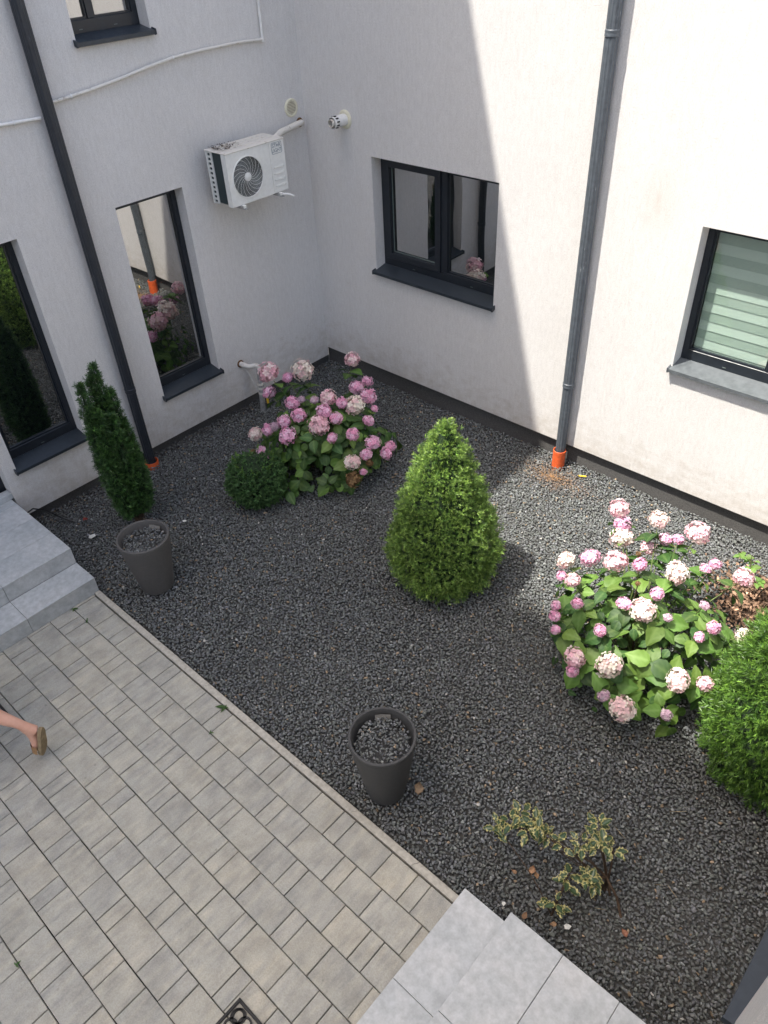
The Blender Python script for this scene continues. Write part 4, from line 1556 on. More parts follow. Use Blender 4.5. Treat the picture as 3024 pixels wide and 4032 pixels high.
def hydrangea(label, loc, heads, cen, rad, extra, seed, zmin=0.10, skip=None, sunlit_mix=0):
    r = random.Random(seed)
    t = thing('hydrangea', label, 'hydrangea', loc)
    L = Vector(loc)
    cen = Vector(cen)
    nleaf = 0

    def leaf(pos, axis, normal, size):
        nonlocal nleaf
        if nleaf >= 298 or pos.z < 0.03:
            return
        y = axis.normalized()
        z = (normal - y * normal.dot(y))
        if z.length < 1e-3:
            return
        z.normalize()
        x = y.cross(z)
        M = Matrix((x, y, z)).transposed().to_4x4() @ Matrix.Diagonal((size * r.uniform(0.92, 1.12), size, size, 1))
        M.translation = pos - L
        o = bpy.data.objects.new('leaf', r.choice(LEAVES + LEAVES[7:] * sunlit_mix))  # extra pale leaves put the sunlit tone into the leaf colour
        COL.objects.link(o)
        o.parent = t
        o.matrix_local = M
        nleaf += 1

    def rosette(p, out, n, size, spread):
        t1, t2, nn = basis(out)
        a0 = r.uniform(0, 2 * PI)
        for k in range(n):
            a = a0 + k * 2 * PI / n + r.uniform(-0.25, 0.25)
            d = t1 * math.cos(a) + t2 * math.sin(a)
            lvl = (k % 2) * 0.03
            ax = d * 1.0 + nn * spread + Vector((0, 0, -0.12))
            leaf(p - nn * lvl + d * 0.018, ax + Vector((r.uniform(-.25, .25), r.uniform(-.25, .25), r.uniform(-.25, .2))), nn + d * -0.15 + Vector((r.uniform(-.45, .45), r.uniform(-.45, .45), 0.25)), size * r.uniform(0.7, 1.15))

    stem_b = L + Vector((0, 0, -0.03))
    allp = []
    for (x, y, z, rr, k) in heads:
        p = Vector((x, y, z))
        out = (p - (cen - Vector((0, 0, 0.15))))
        out.z = max(out.z, 0.15) * 1.1
        out.normalize()
        allp.append((p, rr))
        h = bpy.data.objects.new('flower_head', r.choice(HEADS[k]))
        COL.objects.link(h)
        h.parent = t
        t1, t2, nn = basis((out + Vector((0, 0, 0.6))).normalized())
        M = Matrix((t1, t2, nn)).transposed().to_4x4() @ Matrix.Rotation(r.uniform(0, 6), 4, 'Z') @ Matrix.Diagonal((rr * r.uniform(0.98, 1.12), rr * r.uniform(0.92, 1.06), rr * r.uniform(0.84, 0.98), 1))
        M.translation = p - L
        h.matrix_local = M
        q = p - out * rr * 0.8
        b0 = stem_b + Vector((r.uniform(-0.14, 0.14), r.uniform(-0.14, 0.14), 0))
        midp = b0.lerp(q, 0.55) + Vector((0, 0, 0.12 * (q - b0).length))
        pts = [(1 - s_) ** 2 * b0 + 2 * s_ * (1 - s_) * midp + s_ * s_ * q for s_ in (0, 0.25, 0.5, 0.75, 1.0)]
        MB().tube(pts, [0.007, 0.006, 0.005, 0.0042, 0.0035], 6).part('stem', 'stem_green' if k != 'b' else 'bark', t)
        if k != 'b':
            rosette(q - out * 0.035, out, 4, 0.095 + 0.045 * r.random(), 0.10)
    tries = 0
    while nleaf < extra and tries < 4000:
        tries += 1
        a = r.uniform(0, 2 * PI)
        zt = r.uniform(-0.15, 0.98)
        s = math.sqrt(max(0, 1 - zt * zt))
        k = r.uniform(0.66, 1.04)
        p = Vector((cen.x + rad[0] * s * math.cos(a) * k, cen.y + rad[1] * s * math.sin(a) * k, cen.z + rad[2] * zt * k))
        if p.z < zmin or (skip and skip(p)):
            continue
        if any((p - q).length < rr * 0.95 for q, rr in allp):
            continue
        out = (p - cen)
        out.z = max(out.z, 0.1) + 0.12
        out.normalize()
        rosette(p, out, r.choice((3, 4, 4)), 0.10 + 0.04 * r.random(), 0.15)
    VV, FF, CC, off = [], [], [], 0
    for q in range(330):                       # small leaves past the 300 largest
        a, zt = r.uniform(0, 2 * PI), r.uniform(-0.2, 0.95)
        s = math.sqrt(max(0, 1 - zt * zt))
        k = r.uniform(0.55, 0.98)
        p = Vector((cen.x + rad[0] * s * math.cos(a) * k, cen.y + rad[1] * s * math.sin(a) * k, cen.z + rad[2] * zt * k))
        if p.z < 0.07:
            continue
        out = (p - cen)
        out.z = max(out.z, 0.1) + 0.15
        out.normalize()
        t1, t2, nn = basis(out)
        b_ = r.uniform(0, 2 * PI)
        y = (t1 * math.cos(b_) + t2 * math.sin(b_) + Vector((0, 0, r.uniform(-0.4, 0.1)))).normalized()
        z = (nn + Vector((r.uniform(-.5, .5), r.uniform(-.5, .5), 0.2)))
        z = (z - y * z.dot(y)).normalized()
        sz = r.uniform(0.05, 0.095)
        Mx = np.array(Matrix((y.cross(z), y, z)).transposed()) * sz
        V, F, C = LEAFRAW[r.randrange(len(LEAFRAW))]
        VV.append(V @ Mx.T + np.array(p - L))
        FF.append(F + off)
        CC.append(C * r.uniform(0.75, 1.25))
        off += len(V)
    link('small_leaves', np_mesh('small_leaves', np.concatenate(VV), np.concatenate(FF), np.concatenate(CC), 'leaf', True), t)['kind'] = 'stuff'
    return t


H1 = [(0.75,-1.451,0.757,0.097,'c'), (0.874,-1.333,0.695,0.051,'p'), (0.947,-1.2,0.734,0.107,'w'), (1.248,-0.825,0.789,0.077,'c'), (0.812,-1.527,0.599,0.063,'p'), (1.254,-1.618,0.695,0.061,'p'), (1.417,-0.813,0.607,0.054,'p'), (1.461,-1.001,0.642,0.068,'p'), (1.495,-1.397,0.732,0.077,'c'), (1.626,-1.02,0.614,0.08,'p'), (1.62,-1.352,0.704,0.058,'p'), (1.703,-1.271,0.666,0.092,'w'), (1.772,-1.09,0.576,0.034,'p'), (1.427,-1.702,0.673,0.067,'p'), (1.589,-1.547,0.696,0.067,'p'), (1.708,-1.515,0.659,0.057,'p'), (1.644,-1.673,0.639,0.092,'c'), (1.335,-1.801,0.621,0.057,'p'), (1.862,-1.268,0.571,0.048,'p'), (1.203,-1.893,0.527,0.06,'p'), (1.014,-1.903,0.407,0.067,'w'), (1.268,-1.859,0.573,0.043,'m'), (1.458,-1.88,0.561,0.073,'p'), (1.795,-1.661,0.565,0.045,'p'), (1.882,-1.498,0.553,0.059,'p'), (1.994,-1.364,0.443,0.067,'p'), (1.223,-2.02,0.37,0.046,'p'), (1.32,-2.054,0.333,0.05,'p'), (2.02,-1.48,0.39,0.052,'p'), (2.031,-1.176,0.318,0.049,'p'), (2.06,-1.27,0.302,0.056,'p'), (1.989,-1.628,0.372,0.068,'w'), (2.055,-1.569,0.263,0.033,'p'), (2.026,-1.673,0.227,0.071,'b'), (1.061,-2.002,0.267,0.04,'b'), (2.056,-1.483,0.315,0.033,'b'), (1.422,-1.498,0.731,0.039,'m'), (1.308,-1.552,0.719,0.034,'m')]
H2 = [(4.302,-1.25,0.794,0.078,'c'), (4.363,-1.287,0.709,0.062,'p'), (4.396,-1.334,0.633,0.09,'w'), (4.559,-1.164,0.77,0.075,'w'), (4.818,-1.102,0.754,0.094,'c'), (4.577,-1.285,0.607,0.066,'c'), (4.649,-1.206,0.675,0.051,'p'), (4.726,-1.17,0.693,0.042,'p'), (4.141,-1.625,0.47,0.072,'w'), (4.282,-1.545,0.523,0.071,'p'), (4.511,-1.658,0.708,0.088,'c'), (4.671,-1.635,0.758,0.051,'p'), (4.89,-1.568,0.763,0.086,'w'), (4.961,-1.206,0.578,0.046,'p'), (5.001,-1.166,0.619,0.045,'p'), (5.194,-1.154,0.604,0.076,'c'), (4.163,-1.702,0.388,0.043,'p'), (4.331,-1.869,0.579,0.059,'c'), (4.478,-2.06,0.604,0.045,'p'), (4.883,-1.822,0.772,0.049,'p'), (4.753,-1.986,0.728,0.048,'p'), (4.873,-1.972,0.738,0.087,'w'), (5.015,-1.927,0.733,0.031,'m'), (4.331,-2.059,0.485,0.038,'p'), (4.368,-2.129,0.463,0.046,'p'), (4.428,-2.206,0.439,0.037,'p'), (4.713,-2.179,0.616,0.046,'p'), (5.245,-1.767,0.671,0.048,'p'), (5.213,-1.89,0.668,0.037,'p'), (5.391,-1.592,0.545,0.063,'w'), (4.644,-2.325,0.433,0.072,'c'), (4.662,-2.367,0.361,0.047,'p'), (4.86,-2.301,0.509,0.085,'w'), (4.906,-2.396,0.338,0.043,'m'), (5.031,-2.385,0.308,0.082,'w'), (5.231,-2.15,0.518,0.074,'w'), (5.361,-2.04,0.486,0.055,'c'), (5.258,-2.269,0.329,0.04,'m'), (5.138,-1.68,0.723,0.033,'m'), (4.747,-1.813,0.769,0.021,'b'), (4.593,-1.492,0.706,0.023,'b')]
H1 = [(x, y, z, q * 1.12, k) for x, y, z, q, k in H1]
hydrangea('hydrangea with pink flower heads in the shade by the wall corner', (1.42, -1.40, 0), H1, (1.42, -1.40, 0.10), (0.66, 0.66, 0.58), 286, 5)
hydrangea('hydrangea with pale pink flower heads half in sun on the right', (4.82, -1.72, 0), H2, (4.82, -1.72, 0.10), (0.66, 0.66, 0.62), 296, 9, sunlit_mix=3)

# ------------------------------------------------------------------ holly


def holly_leaf_mesh(seed):
    r = random.Random(seed)
    V, F, C = [], [], []
    nv = 9
    g1, g2 = (0.028, 0.060, 0.026), (0.055, 0.095, 0.042)
    cr = (0.62, 0.56, 0.24)
    for j in range(nv):
        t = j / (nv - 1)
        w = 0.30 * math.sin(PI * min(1, t ** 0.85)) ** 0.8 if 0 < t < 1 else 0.005
        sp = 1.32 if j % 2 == 1 else 0.86
        zz = -0.25 * t * t
        row = [(-w * sp, 0.10 + (0.05 if j % 2 else -0.02)), (-w * 0.68, 0.02), (0, -0.02), (w * 0.68, 0.02), (w * sp, 0.10 + (0.05 if j % 2 else -0.02))]
        for i, (x, dz) in enumerate(row):
            V.append((x, t, zz + dz * (0.6 + r.random() * 0.8)))
            edge = i in (0, 4) or j in (0, nv - 1)
            C.append(cr if edge else (g2 if (i == 2 or (r.random() < 0.3)) else g1))
            if i in (1, 3) and r.random() < 0.22:
                C[-1] = cr
    for j in range(nv - 1):
        for i in range(4):
            a = j * 5 + i
            F.append((a, a + 1, a + 6, a + 5))
    return np_mesh('leaf', np.array(V), np.array(F), np.array(C), 'hollyleaf', False)


HL = [holly_leaf_mesh(i) for i in range(6)]
hol = thing('holly', 'sprawling variegated holly with cream edged spiny leaves at the lower right', 'holly', (5.456, -3.30, 0))
hr = random.Random(3)
CL = [(4.895,-3.491,0.28), (4.97,-3.372,0.33), (5.037,-3.362,0.35), (5.049,-3.417,0.33), (5.119,-3.375,0.3), (5.198,-3.343,0.25), (5.281,-3.291,0.28), (5.321,-3.192,0.4), (5.373,-3.259,0.35), (5.442,-3.217,0.32), (5.396,-3.368,0.2), (5.436,-3.366,0.18), (5.319,-3.464,0.15), (5.297,-3.386,0.15), (5.316,-3.555,0.1), (4.93, -3.43, 0.30), (5.08, -3.39, 0.36), (5.34, -3.22, 0.36), (5.405, -3.39, 0.2)]
NL = [6, 5, 5, 6, 5, 3, 5, 5, 6, 4, 6, 4, 3, 2, 5, 3, 4, 4, 3]
for (x, y, z), n in zip(CL, NL):
    n = int(n * 1.5)
    for k in range(n):
        a = 2 * PI * k / n + hr.uniform(-0.5, 0.5)
        d = Vector((math.cos(a), math.sin(a), hr.uniform(-0.3, 0.7))).normalized()
        up = Vector((hr.uniform(-0.4, 0.4), hr.uniform(-0.6, 0.2), 1))
        zc = (up - d * up.dot(d)).normalized()
        s = hr.uniform(0.048, 0.072)
        M = Matrix((d.cross(zc), d, zc)).transposed().to_4x4() @ Matrix.Diagonal((s * 0.88, s, s, 1))
        M.translation = Vector((x, y, z)) + d * 0.012 + Vector((hr.uniform(-0.02, 0.02), hr.uniform(-0.02, 0.02), hr.uniform(-0.02, 0.02))) - hol.location
        o = bpy.data.objects.new('leaf', hr.choice(HL))
        COL.objects.link(o)
        o.parent = hol
        o.matrix_local = M
for pts in ([(5.60, -3.33, -0.03), (5.54, -3.29, 0.05), (5.45, -3.27, 0.13), (5.36, -3.29, 0.20), (5.22, -3.34, 0.25), (5.08, -3.39, 0.31), (4.92, -3.46, 0.28)],
            [(5.50, -3.27, -0.02), (5.43, -3.24, 0.15), (5.37, -3.22, 0.32)], [(5.46, -3.25, -0.02), (5.45, -3.22, 0.16), (5.43, -3.21, 0.31)],
            [(5.45, -3.28, 0.13), (5.42, -3.33, 0.17), (5.40, -3.37, 0.19)], [(5.32, -3.57, -0.02), (5.31, -3.48, 0.11), (5.30, -3.39, 0.15)]):
    MB().tube(pts, [0.008 - 0.0045 * i / (len(pts) - 1) for i in range(len(pts))], 6).part('stem', 'bark', hol)

for (x, y, z) in CL:
    b0 = Vector((5.47, -3.27, -0.02)) if y > -3.45 else Vector((5.32, -3.57, -0.02))
    p1 = Vector((x, y, z))
    md = b0.lerp(p1, 0.5) + Vector((0, 0, 0.06))
    MB().tube([b0, b0.lerp(md, 0.5) + Vector((0, 0, 0.03)), md, md.lerp(p1, 0.6), p1], [0.003, 0.0028, 0.0025, 0.002, 0.0015], 5).part('stem', 'bark', hol)

# ------------------------------------------------------------------ withered shrub behind the thuja
ds = thing('withered_shrub', 'withered brown shrub with a few fresh leaves by the right edge', 'shrub', (5.16, -0.62, 0))
n = 900
px = np.concatenate([rng.normal(5.20, 0.15, n), rng.normal(5.32, 0.2, n)])
py = np.concatenate([rng.normal(-0.66, 0.13, n), rng.normal(-0.80, 0.16, n)])
pz = np.abs(rng.normal(0, 0.055, 2 * n)) + 0.002
ok = (px < 5.9) & (py < -0.05)
cc = np.array([0.20, 0.125, 0.08])[None] * np.exp(rng.normal(0, 0.5, (2 * n, 1)))
me = sliver_mesh('withered_leaves', (px - 5.16)[ok], (py + 0.62)[ok], pz[ok], rng.uniform(0.010, 0.030, ok.sum()), rng.uniform(0.006, 0.014, ok.sum()), cc[ok], flat=0.6, curl=0.8)
link('withered_leaves', me, ds)['kind'] = 'stuff'
dr = random.Random(4)
for i in range(16):
    a = dr.uniform(0, 2 * PI)
    h = dr.uniform(0.12, 0.34)
    sx, sy = 5.16 + dr.uniform(-0.12, 0.2), -0.62 + dr.uniform(-0.15, 0.15)
    MB().tube([(sx, sy, -0.02), (sx + 0.04 * math.cos(a), sy + 0.04 * math.sin(a), h * 0.5), (sx + 0.11 * math.cos(a), sy + 0.11 * math.sin(a), h)], [0.005, 0.004, 0.002], 6).part('twig', 'bark', ds)
for (cx_, cy_, cz_, n_) in ((5.01, -0.50, 0.22, 8), (5.13, -0.57, 0.20, 6), (5.20, -0.72, 0.24, 6), (5.08, -0.46, 0.18, 4)):
    for k in range(n_):
        a = dr.uniform(0, 2 * PI)
        d = Vector((math.cos(a), math.sin(a), dr.uniform(-0.1, 0.6))).normalized()
        zc = (Vector((0, 0, 1)) - d * d.z).normalized()
        s = dr.uniform(0.035, 0.06)
        M = Matrix((d.cross(zc), d, zc)).transposed().to_4x4() @ Matrix.Diagonal((s, s, s, 1))
        M.translation = Vector((cx_ + dr.uniform(-0.03, 0.03), cy_ + dr.uniform(-0.03, 0.03), cz_)) - ds.location
        o = bpy.data.objects.new('leaf', LEAVES[7 + k % 3])
        COL.objects.link(o)
        o.parent = ds
        o.matrix_local = M

# ------------------------------------------------------------------ door mats


def mat_(label, x0, x1, y0, y1):
    t = thing('door_mat', label, 'mat', ((x0 + x1) / 2, (y0 + y1) / 2, 0), 'openwork rubber mats at the steps')
    bw, h = 0.016, 0.014
    b = MB()
    z0 = 0.002
    b.box((x0, y0, z0), (x0 + bw, y1, h), ch=0.003)
    b.box((x1 - bw, y0, z0), (x1, y1, h), ch=0.003)
    b.box((x0 + bw, y0, z0), (x1 - bw, y0 + bw, h - 0.0005), ch=0.003)
    b.box((x0 + bw, y1 - bw, z0), (x1 - bw, y1, h - 0.0005), ch=0.003)
    b.part('border', 'rubber', t)
    rim = MB()
    i0 = 0.105
    rim.box((x0 + i0, y0 + i0, z0), (x0 + i0 + 0.013, y1 - i0, h - 0.001), ch=0.002)
    rim.box((x1 - i0 - 0.013, y0 + i0, z0), (x1 - i0, y1 - i0, h - 0.001), ch=0.002)
    rim.box((x0 + i0 + 0.013, y0 + i0, z0), (x1 - i0 - 0.013, y0 + i0 + 0.013, h - 0.0015), ch=0.002)
    rim.box((x0 + i0 + 0.013, y1 - i0 - 0.013, z0), (x1 - i0 - 0.013, y1 - i0, h - 0.0015), ch=0.002)
    rim.part('inner_border', 'rubber', t)

    def ring(cx, cy, r):
        m = MB()
        m.lathe([(r - 0.0055, z0), (r - 0.0045, h - 0.002), (r + 0.0045, h - 0.002), (r + 0.0055, z0)], (cx, cy, 0), 20)
        m.part('ring', 'rubber', t, True)
    r = 0.032
    c0 = bw + r + 0.008
    for c, horizontal in ((y1 - c0 - 0.005, True), (y0 + c0 + 0.005, True), (x0 + c0 + 0.005, False), (x1 - c0 - 0.005, False)):
        a, b2 = (x0 + c0, x1 - c0) if horizontal else (y0 + c0, y1 - c0)
        n_ = int((b2 - a) / 0.052)
        for i in range(n_ + 1):
            q = a + (b2 - a) * i / n_
            ring(*((q, c) if horizontal else (c, q)), r)
    f = MB()
    q = y0 + i0 + 0.016
    while q < y1 - i0 - 0.016:
        f.box((x0 + i0 + 0.013, q, z0), (x1 - i0 - 0.013, q + 0.006, h - 0.004))
        q += 0.017
    q = x0 + i0 + 0.018
    while q < x1 - i0 - 0.018:
        f.box((q, y0 + i0 + 0.013, z0), (q + 0.006, y1 - i0 - 0.013, h - 0.0047))
        q += 0.017
    f.part('grid', 'rubber', t)


mat_('ornate black rubber mat at the bottom edge in front of the right steps', 4.374, 4.86, -5.74, -4.936)
mat_('black rubber mat corner at the left edge beside the walking leg', 1.31, 1.822, -5.70, -4.883)

# ------------------------------------------------------------------ person leaving the picture on the left


def person():
    t = thing('person', 'person walking out of the left edge, bare calf and tan slide sandal raised', 'person', (1.85, -5.2, 0))
    off = Vector(t.location)
    fwd = Vector((-0.84, -0.54, 0)).normalized()
    lat = Vector((-fwd.y, fwd.x, 0))           # to the person's left
    hip = Vector((1.86, -5.20, 0.88))
    toe = Vector((2.322, -4.888, 0.062))
    heel = Vector((2.335, -4.842, 0.262))
    ankle = Vector((2.297, -4.885, 0.300))
    knee = Vector((2.030, -5.085, 0.475))
    nodes, edges = [], []

    def add(p, r, parent=None):
        nodes.append((Vector(p), r))
        if parent is not None:
            edges.append((parent, len(nodes) - 1))
        return len(nodes) - 1
    pel = add(hip, (0.135, 0.115))
    hr_ = add(hip - lat * 0.085 + Vector((0, 0, -0.06)), (0.088, 0.088), pel)
    th = add((hip - lat * 0.085).lerp(knee, 0.5) + Vector((0, 0, -0.03)), (0.074, 0.074), hr_)
    kn = add(knee, (0.051, 0.053), th)
    c1 = add(knee.lerp(ankle, 0.28) - Vector((0.0, 0.0, 0.0)) + Vector((0.008, 0.006, 0.012)), (0.055, 0.056), kn)
    c2 = add(knee.lerp(ankle, 0.62), (0.042, 0.043), c1)
    c3 = add(knee.lerp(ankle, 0.88), (0.029, 0.031), c2)
    an = add(ankle, (0.031, 0.034), c3)
    back = Vector((0.80, 0.55, 0)).normalized()      # the way the sole faces
    he = add(heel - back * 0.030 + Vector((0, 0, -0.012)), (0.031, 0.030), an)
    m1 = add(heel.lerp(toe, 0.45) - back * 0.034, (0.030, 0.036), an)
    b1 = add(heel.lerp(toe, 0.75) - back * 0.026, (0.026, 0.042), m1)
    tdir = (toe - heel).normalized()
    sidev = tdir.cross(back).normalized()
    for k, (s, ln, rr) in enumerate(((-0.030, 0.058, 0.012), (-0.012, 0.052, 0.009), (0.003, 0.047, 0.009), (0.017, 0.040, 0.008), (0.030, 0.032, 0.008))):
        q0 = add(nodes[b1][0] + sidev * s + tdir * 0.022, (rr, rr), b1)
        add(nodes[b1][0] + sidev * s + tdir * ln - back * 0.004, (rr * 0.9, rr * 0.9), q0)
    # standing leg
    hl = add(hip + lat * 0.085 + Vector((0, 0, -0.06)), (0.088, 0.088), pel)
    f0 = hip + lat * 0.085 + fwd * 0.10
    kl = add(Vector((f0.x, f0.y, 0.47)), (0.053, 0.054), hl)
    cl = add(Vector((f0.x, f0.y, 0.36)) - fwd * 0.02, (0.054, 0.055), kl)
    al = add(Vector((f0.x, f0.y, 0.095)) - fwd * 0.02, (0.032, 0.034), cl)
    add(Vector((f0.x, f0.y, 0.045)) - fwd * 0.055, (0.030, 0.030), al)
    ml = add(Vector((f0.x, f0.y, 0.050)) + fwd * 0.07, (0.036, 0.028), al)
    add(Vector((f0.x, f0.y, 0.034)) + fwd * 0.155, (0.036, 0.016), ml)
    # torso, neck, head, arms
    wa = add(hip + Vector((0, 0, 0.20)), (0.115, 0.09), pel)
    chv = add(hip + Vector((0, 0, 0.40)), (0.14, 0.105), wa)
    nb = add(hip + Vector((0, 0, 0.53)), (0.055, 0.055), chv)
    n2 = add(hip + Vector((0, 0, 0.58)) + fwd * 0.015, (0.048, 0.05), nb)
    jw = add(hip + Vector((0, 0, 0.64)) + fwd * 0.03, (0.062, 0.070), n2)
    hd = add(hip + Vector((0, 0, 0.72)) + fwd * 0.012, (0.077, 0.092), jw)
    add(hip + Vector((0, 0, 0.79)), (0.058, 0.068), hd)
    no = add(hip + Vector((0, 0, 0.695)) + fwd * 0.100, (0.014, 0.014), hd)
    for s, sw in ((1, -0.16), (-1, 0.14)):
        sh = add(hip + Vector((0, 0, 0.475)) + lat * s * 0.155, (0.052, 0.052), chv)
        el = add(hip + Vector((0, 0, 0.20)) + lat * s * 0.205 + fwd * sw * 0.4, (0.037, 0.037), sh)
        wr = add(hip + Vector((0, 0, -0.03)) + lat * s * 0.215 + fwd * (sw + 0.05), (0.024, 0.026), el)
        pa = add(nodes[wr][0] + Vector((0, 0, -0.06)) + fwd * 0.012, (0.022, 0.034), wr)
        for f_, (q, l_) in enumerate(((-0.026, 0.07), (-0.009, 0.08), (0.009, 0.075), (0.025, 0.06))):
            a = add(nodes[pa][0] + fwd * q + Vector((0, 0, -0.035)), (0.0085, 0.0085), pa)
            add(nodes[pa][0] + fwd * (q + 0.01) + Vector((0, 0, -0.035 - l_)) - lat * s * 0.012, (0.0075, 0.0075), a)
        th_ = add(nodes[pa][0] + fwd * 0.036 + Vector((0, 0, 0.010)), (0.010, 0.010), pa)
        add(nodes[pa][0] + fwd * 0.054 + Vector((0, 0, -0.035)), (0.0085, 0.0085), th_)
    me = bpy.data.meshes.new('body')
    me.from_pydata([tuple(p - off) for p, _ in nodes], edges, [])
    ob = bpy.data.objects.new('body', me)
    COL.objects.link(ob)
    sm = ob.modifiers.new('skin', 'SKIN')
    for i, (_, r) in enumerate(nodes):
        me.skin_vertices[0].data[i].radius = r
    me.skin_vertices[0].data[0].use_root = True
    sub = ob.modifiers.new('sub', 'SUBSURF')
    sub.levels = sub.render_levels = 2
    bpy.context.view_layer.update()
    me2 = bpy.data.meshes.new_from_object(ob.evaluated_get(bpy.context.evaluated_depsgraph_get()))
    bpy.data.objects.remove(ob)
    me2.name = 'body'
    me2.materials.clear()
    me2.materials.append(MATS['skin'])
    me2.polygons.foreach_set('use_smooth', [True] * len(me2.polygons))
    body = link('body', me2, t)
    # raised sandal: shaped sole behind the foot, strap over the instep
    out = []
    for k in range(20):
        s = 2 * PI * k / 20
        yy = math.cos(s)
        wv = 0.040 * math.sin(s) * (1.0 + 0.16 * yy) * (1 - 0.18 * math.exp(-((yy + 0.15) / 0.3) ** 2))
        out.append((yy * 0.128, wv))
    cen = heel.lerp(toe, 0.53)
    sole = MB()
    A = [cen + tdir * l_ + sidev * w_ for l_, w_ in out]
    def bend(l_):
        return -0.010 * max(0, l_ / 0.128) ** 2
    A = [p - back * bend(l_) * -1 for p, (l_, w_) in zip(A, out)]
    B = [p + back * 0.024 for p in A]
    sole.quad(*A)
    sole.quad(*reversed(B))
    for i in range(20):
        j = (i + 1) % 20
        sole.quad(A[i], A[j], B[j], B[i])
    sd = sole.part('sandal', 'sandal_sole', t)
    strap = MB()
    rows = []
    for k in range(11):
        a = PI * k / 10
        w_ = 0.047 * math.cos(a)
        hh = 0.066 * math.sin(a) ** 0.8
        rows.append((w_, hh))
    for (l0, l1) in ((0.020, 0.082),):
        for k in range(10):
            (w0, h0), (w1_, h1) = rows[k], rows[k + 1]
            strap.quad(cen + tdir * l0 + sidev * w0 - back * h0, cen + tdir * l1 + sidev * w0 * 0.96 - back * h0 * 0.86, cen + tdir * l1 + sidev * w1_ * 0.96 - back * h1 * 0.86, cen + tdir * l0 + sidev * w1_ - back * h1)
    strap.part('strap', 'sandal_tan', sd, True)
    flat = MB()
    c2_ = Vector((f0.x, f0.y, 0)) + fwd * 0.05
    A = [c2_ + fwd * l_ + lat * w_ + Vector((0, 0, 0.002)) for l_, w_ in out]
    B = [p + Vector((0, 0, 0.018)) for p in A]
    flat.quad(*A)
    flat.quad(*B)
    for i in range(20):
        j = (i + 1) % 20
        flat.quad(A[i], A[j], B[j], B[i])
    flat.part('sandal', 'sandal_sole', t)
    # dress
    dr_ = MB()
    n_ = 40
    prev = None
    for (z, rx, ry, sh) in ((1.36, 0.145, 0.10, 0), (1.25, 0.165, 0.125, 0), (1.08, 0.135, 0.105, 0), (0.92, 0.185, 0.16, 0), (0.75, 0.225, 0.23, -0.02), (0.60, 0.265, 0.30, -0.05)):
        ringv = []
        for k in range(n_):
            a = 2 * PI * k / n_
            wv = 1 + (0.05 * math.sin(a * 7) if z < 0.9 else 0)
            p = hip + lat * math.cos(a) * rx * wv + fwd * (math.sin(a) * ry * wv + sh)
            ringv.append((p.x, p.y, z + 0.0))
        if prev:
            for k in range(n_):
                j = (k + 1) % n_
                dr_.quad(prev[k], prev[j], ringv[j], ringv[k])
        prev = ringv
    dr_.part('dress', 'dress', t, True)
    # hair cap and eyes
    hb = MB()
    hb.lathe([(0.0, 0.108), (0.05, 0.098), (0.083, 0.06), (0.094, 0.0), (0.088, -0.06), (0.075, -0.12), (0.06, -0.15)], tuple(hip + Vector((0, 0, 0.725)) - fwd * 0.022), 24)
    hb.part('hair', 'hair', t, True)
    for s in (-1, 1):
        e = MB()
        e.lathe([(0.0, 0.011), (0.008, 0.008), (0.011, 0.0), (0.008, -0.008), (0, -0.011)], tuple(hip + Vector((0, 0, 0.715)) + fwd * 0.082 + lat * s * 0.032), 12)
        e.part('eye', 'paper_white', t, True)
        ear = MB()
        ear.lathe([(0.0, 0.03), (0.010, 0.022), (0.012, 0.0), (0.008, -0.022), (0, -0.028)], tuple(hip + Vector((0, 0, 0.705)) + lat * s * 0.088), 12)
        ear.part('ear', 'skin', t, True)
    mo = MB()
    mo.lathe([(0.0, 0.007), (0.016, 0.002), (0.016, -0.002), (0, -0.007)], tuple(hip + Vector((0, 0, 0.648)) + fwd * 0.088), 12)
    mo.part('mouth', 'sandal_tan', t, True)


person()

# ------------------------------------------------------------------ small things lying about
lr = random.Random(12)


def dry_leaf(label, x, y, z, size, ang, col):
    r = lr
    nu, nv = 5, 7
    V, C = [], []
    for j in range(nv):
        tt = j / (nv - 1)
        w_ = 0.34 * math.sin(PI * min(1, tt ** 0.8)) if 0 < tt < 1 else 0.01
        w_ *= 1 + r.uniform(-0.2, 0.2)
        for i in range(nu):
            u = i / (nu - 1) * 2 - 1
            V.append((u * w_, tt - 0.5, 0.18 * u * u + 0.12 * math.sin(tt * 5 + u) + r.uniform(-0.02, 0.02)))
            k = r.uniform(0.75, 1.2)
            C.append([c * k for c in col])
    F = [(j * nu + i, j * nu + i + 1, (j + 1) * nu + i + 1, (j + 1) * nu + i) for j in range(nv - 1) for i in range(nu - 1)]
    me = np_mesh('dry_leaf', np.array(V) * size, np.array(F), np.array(C), 'litter', True)
    o = link('dry_leaf', me, None, (x, y, z))
    o.rotation_euler = (r.uniform(-0.2, 0.2), r.uniform(-0.2, 0.2), ang)
    tag(o, label, 'leaf', 'fallen dry leaves')


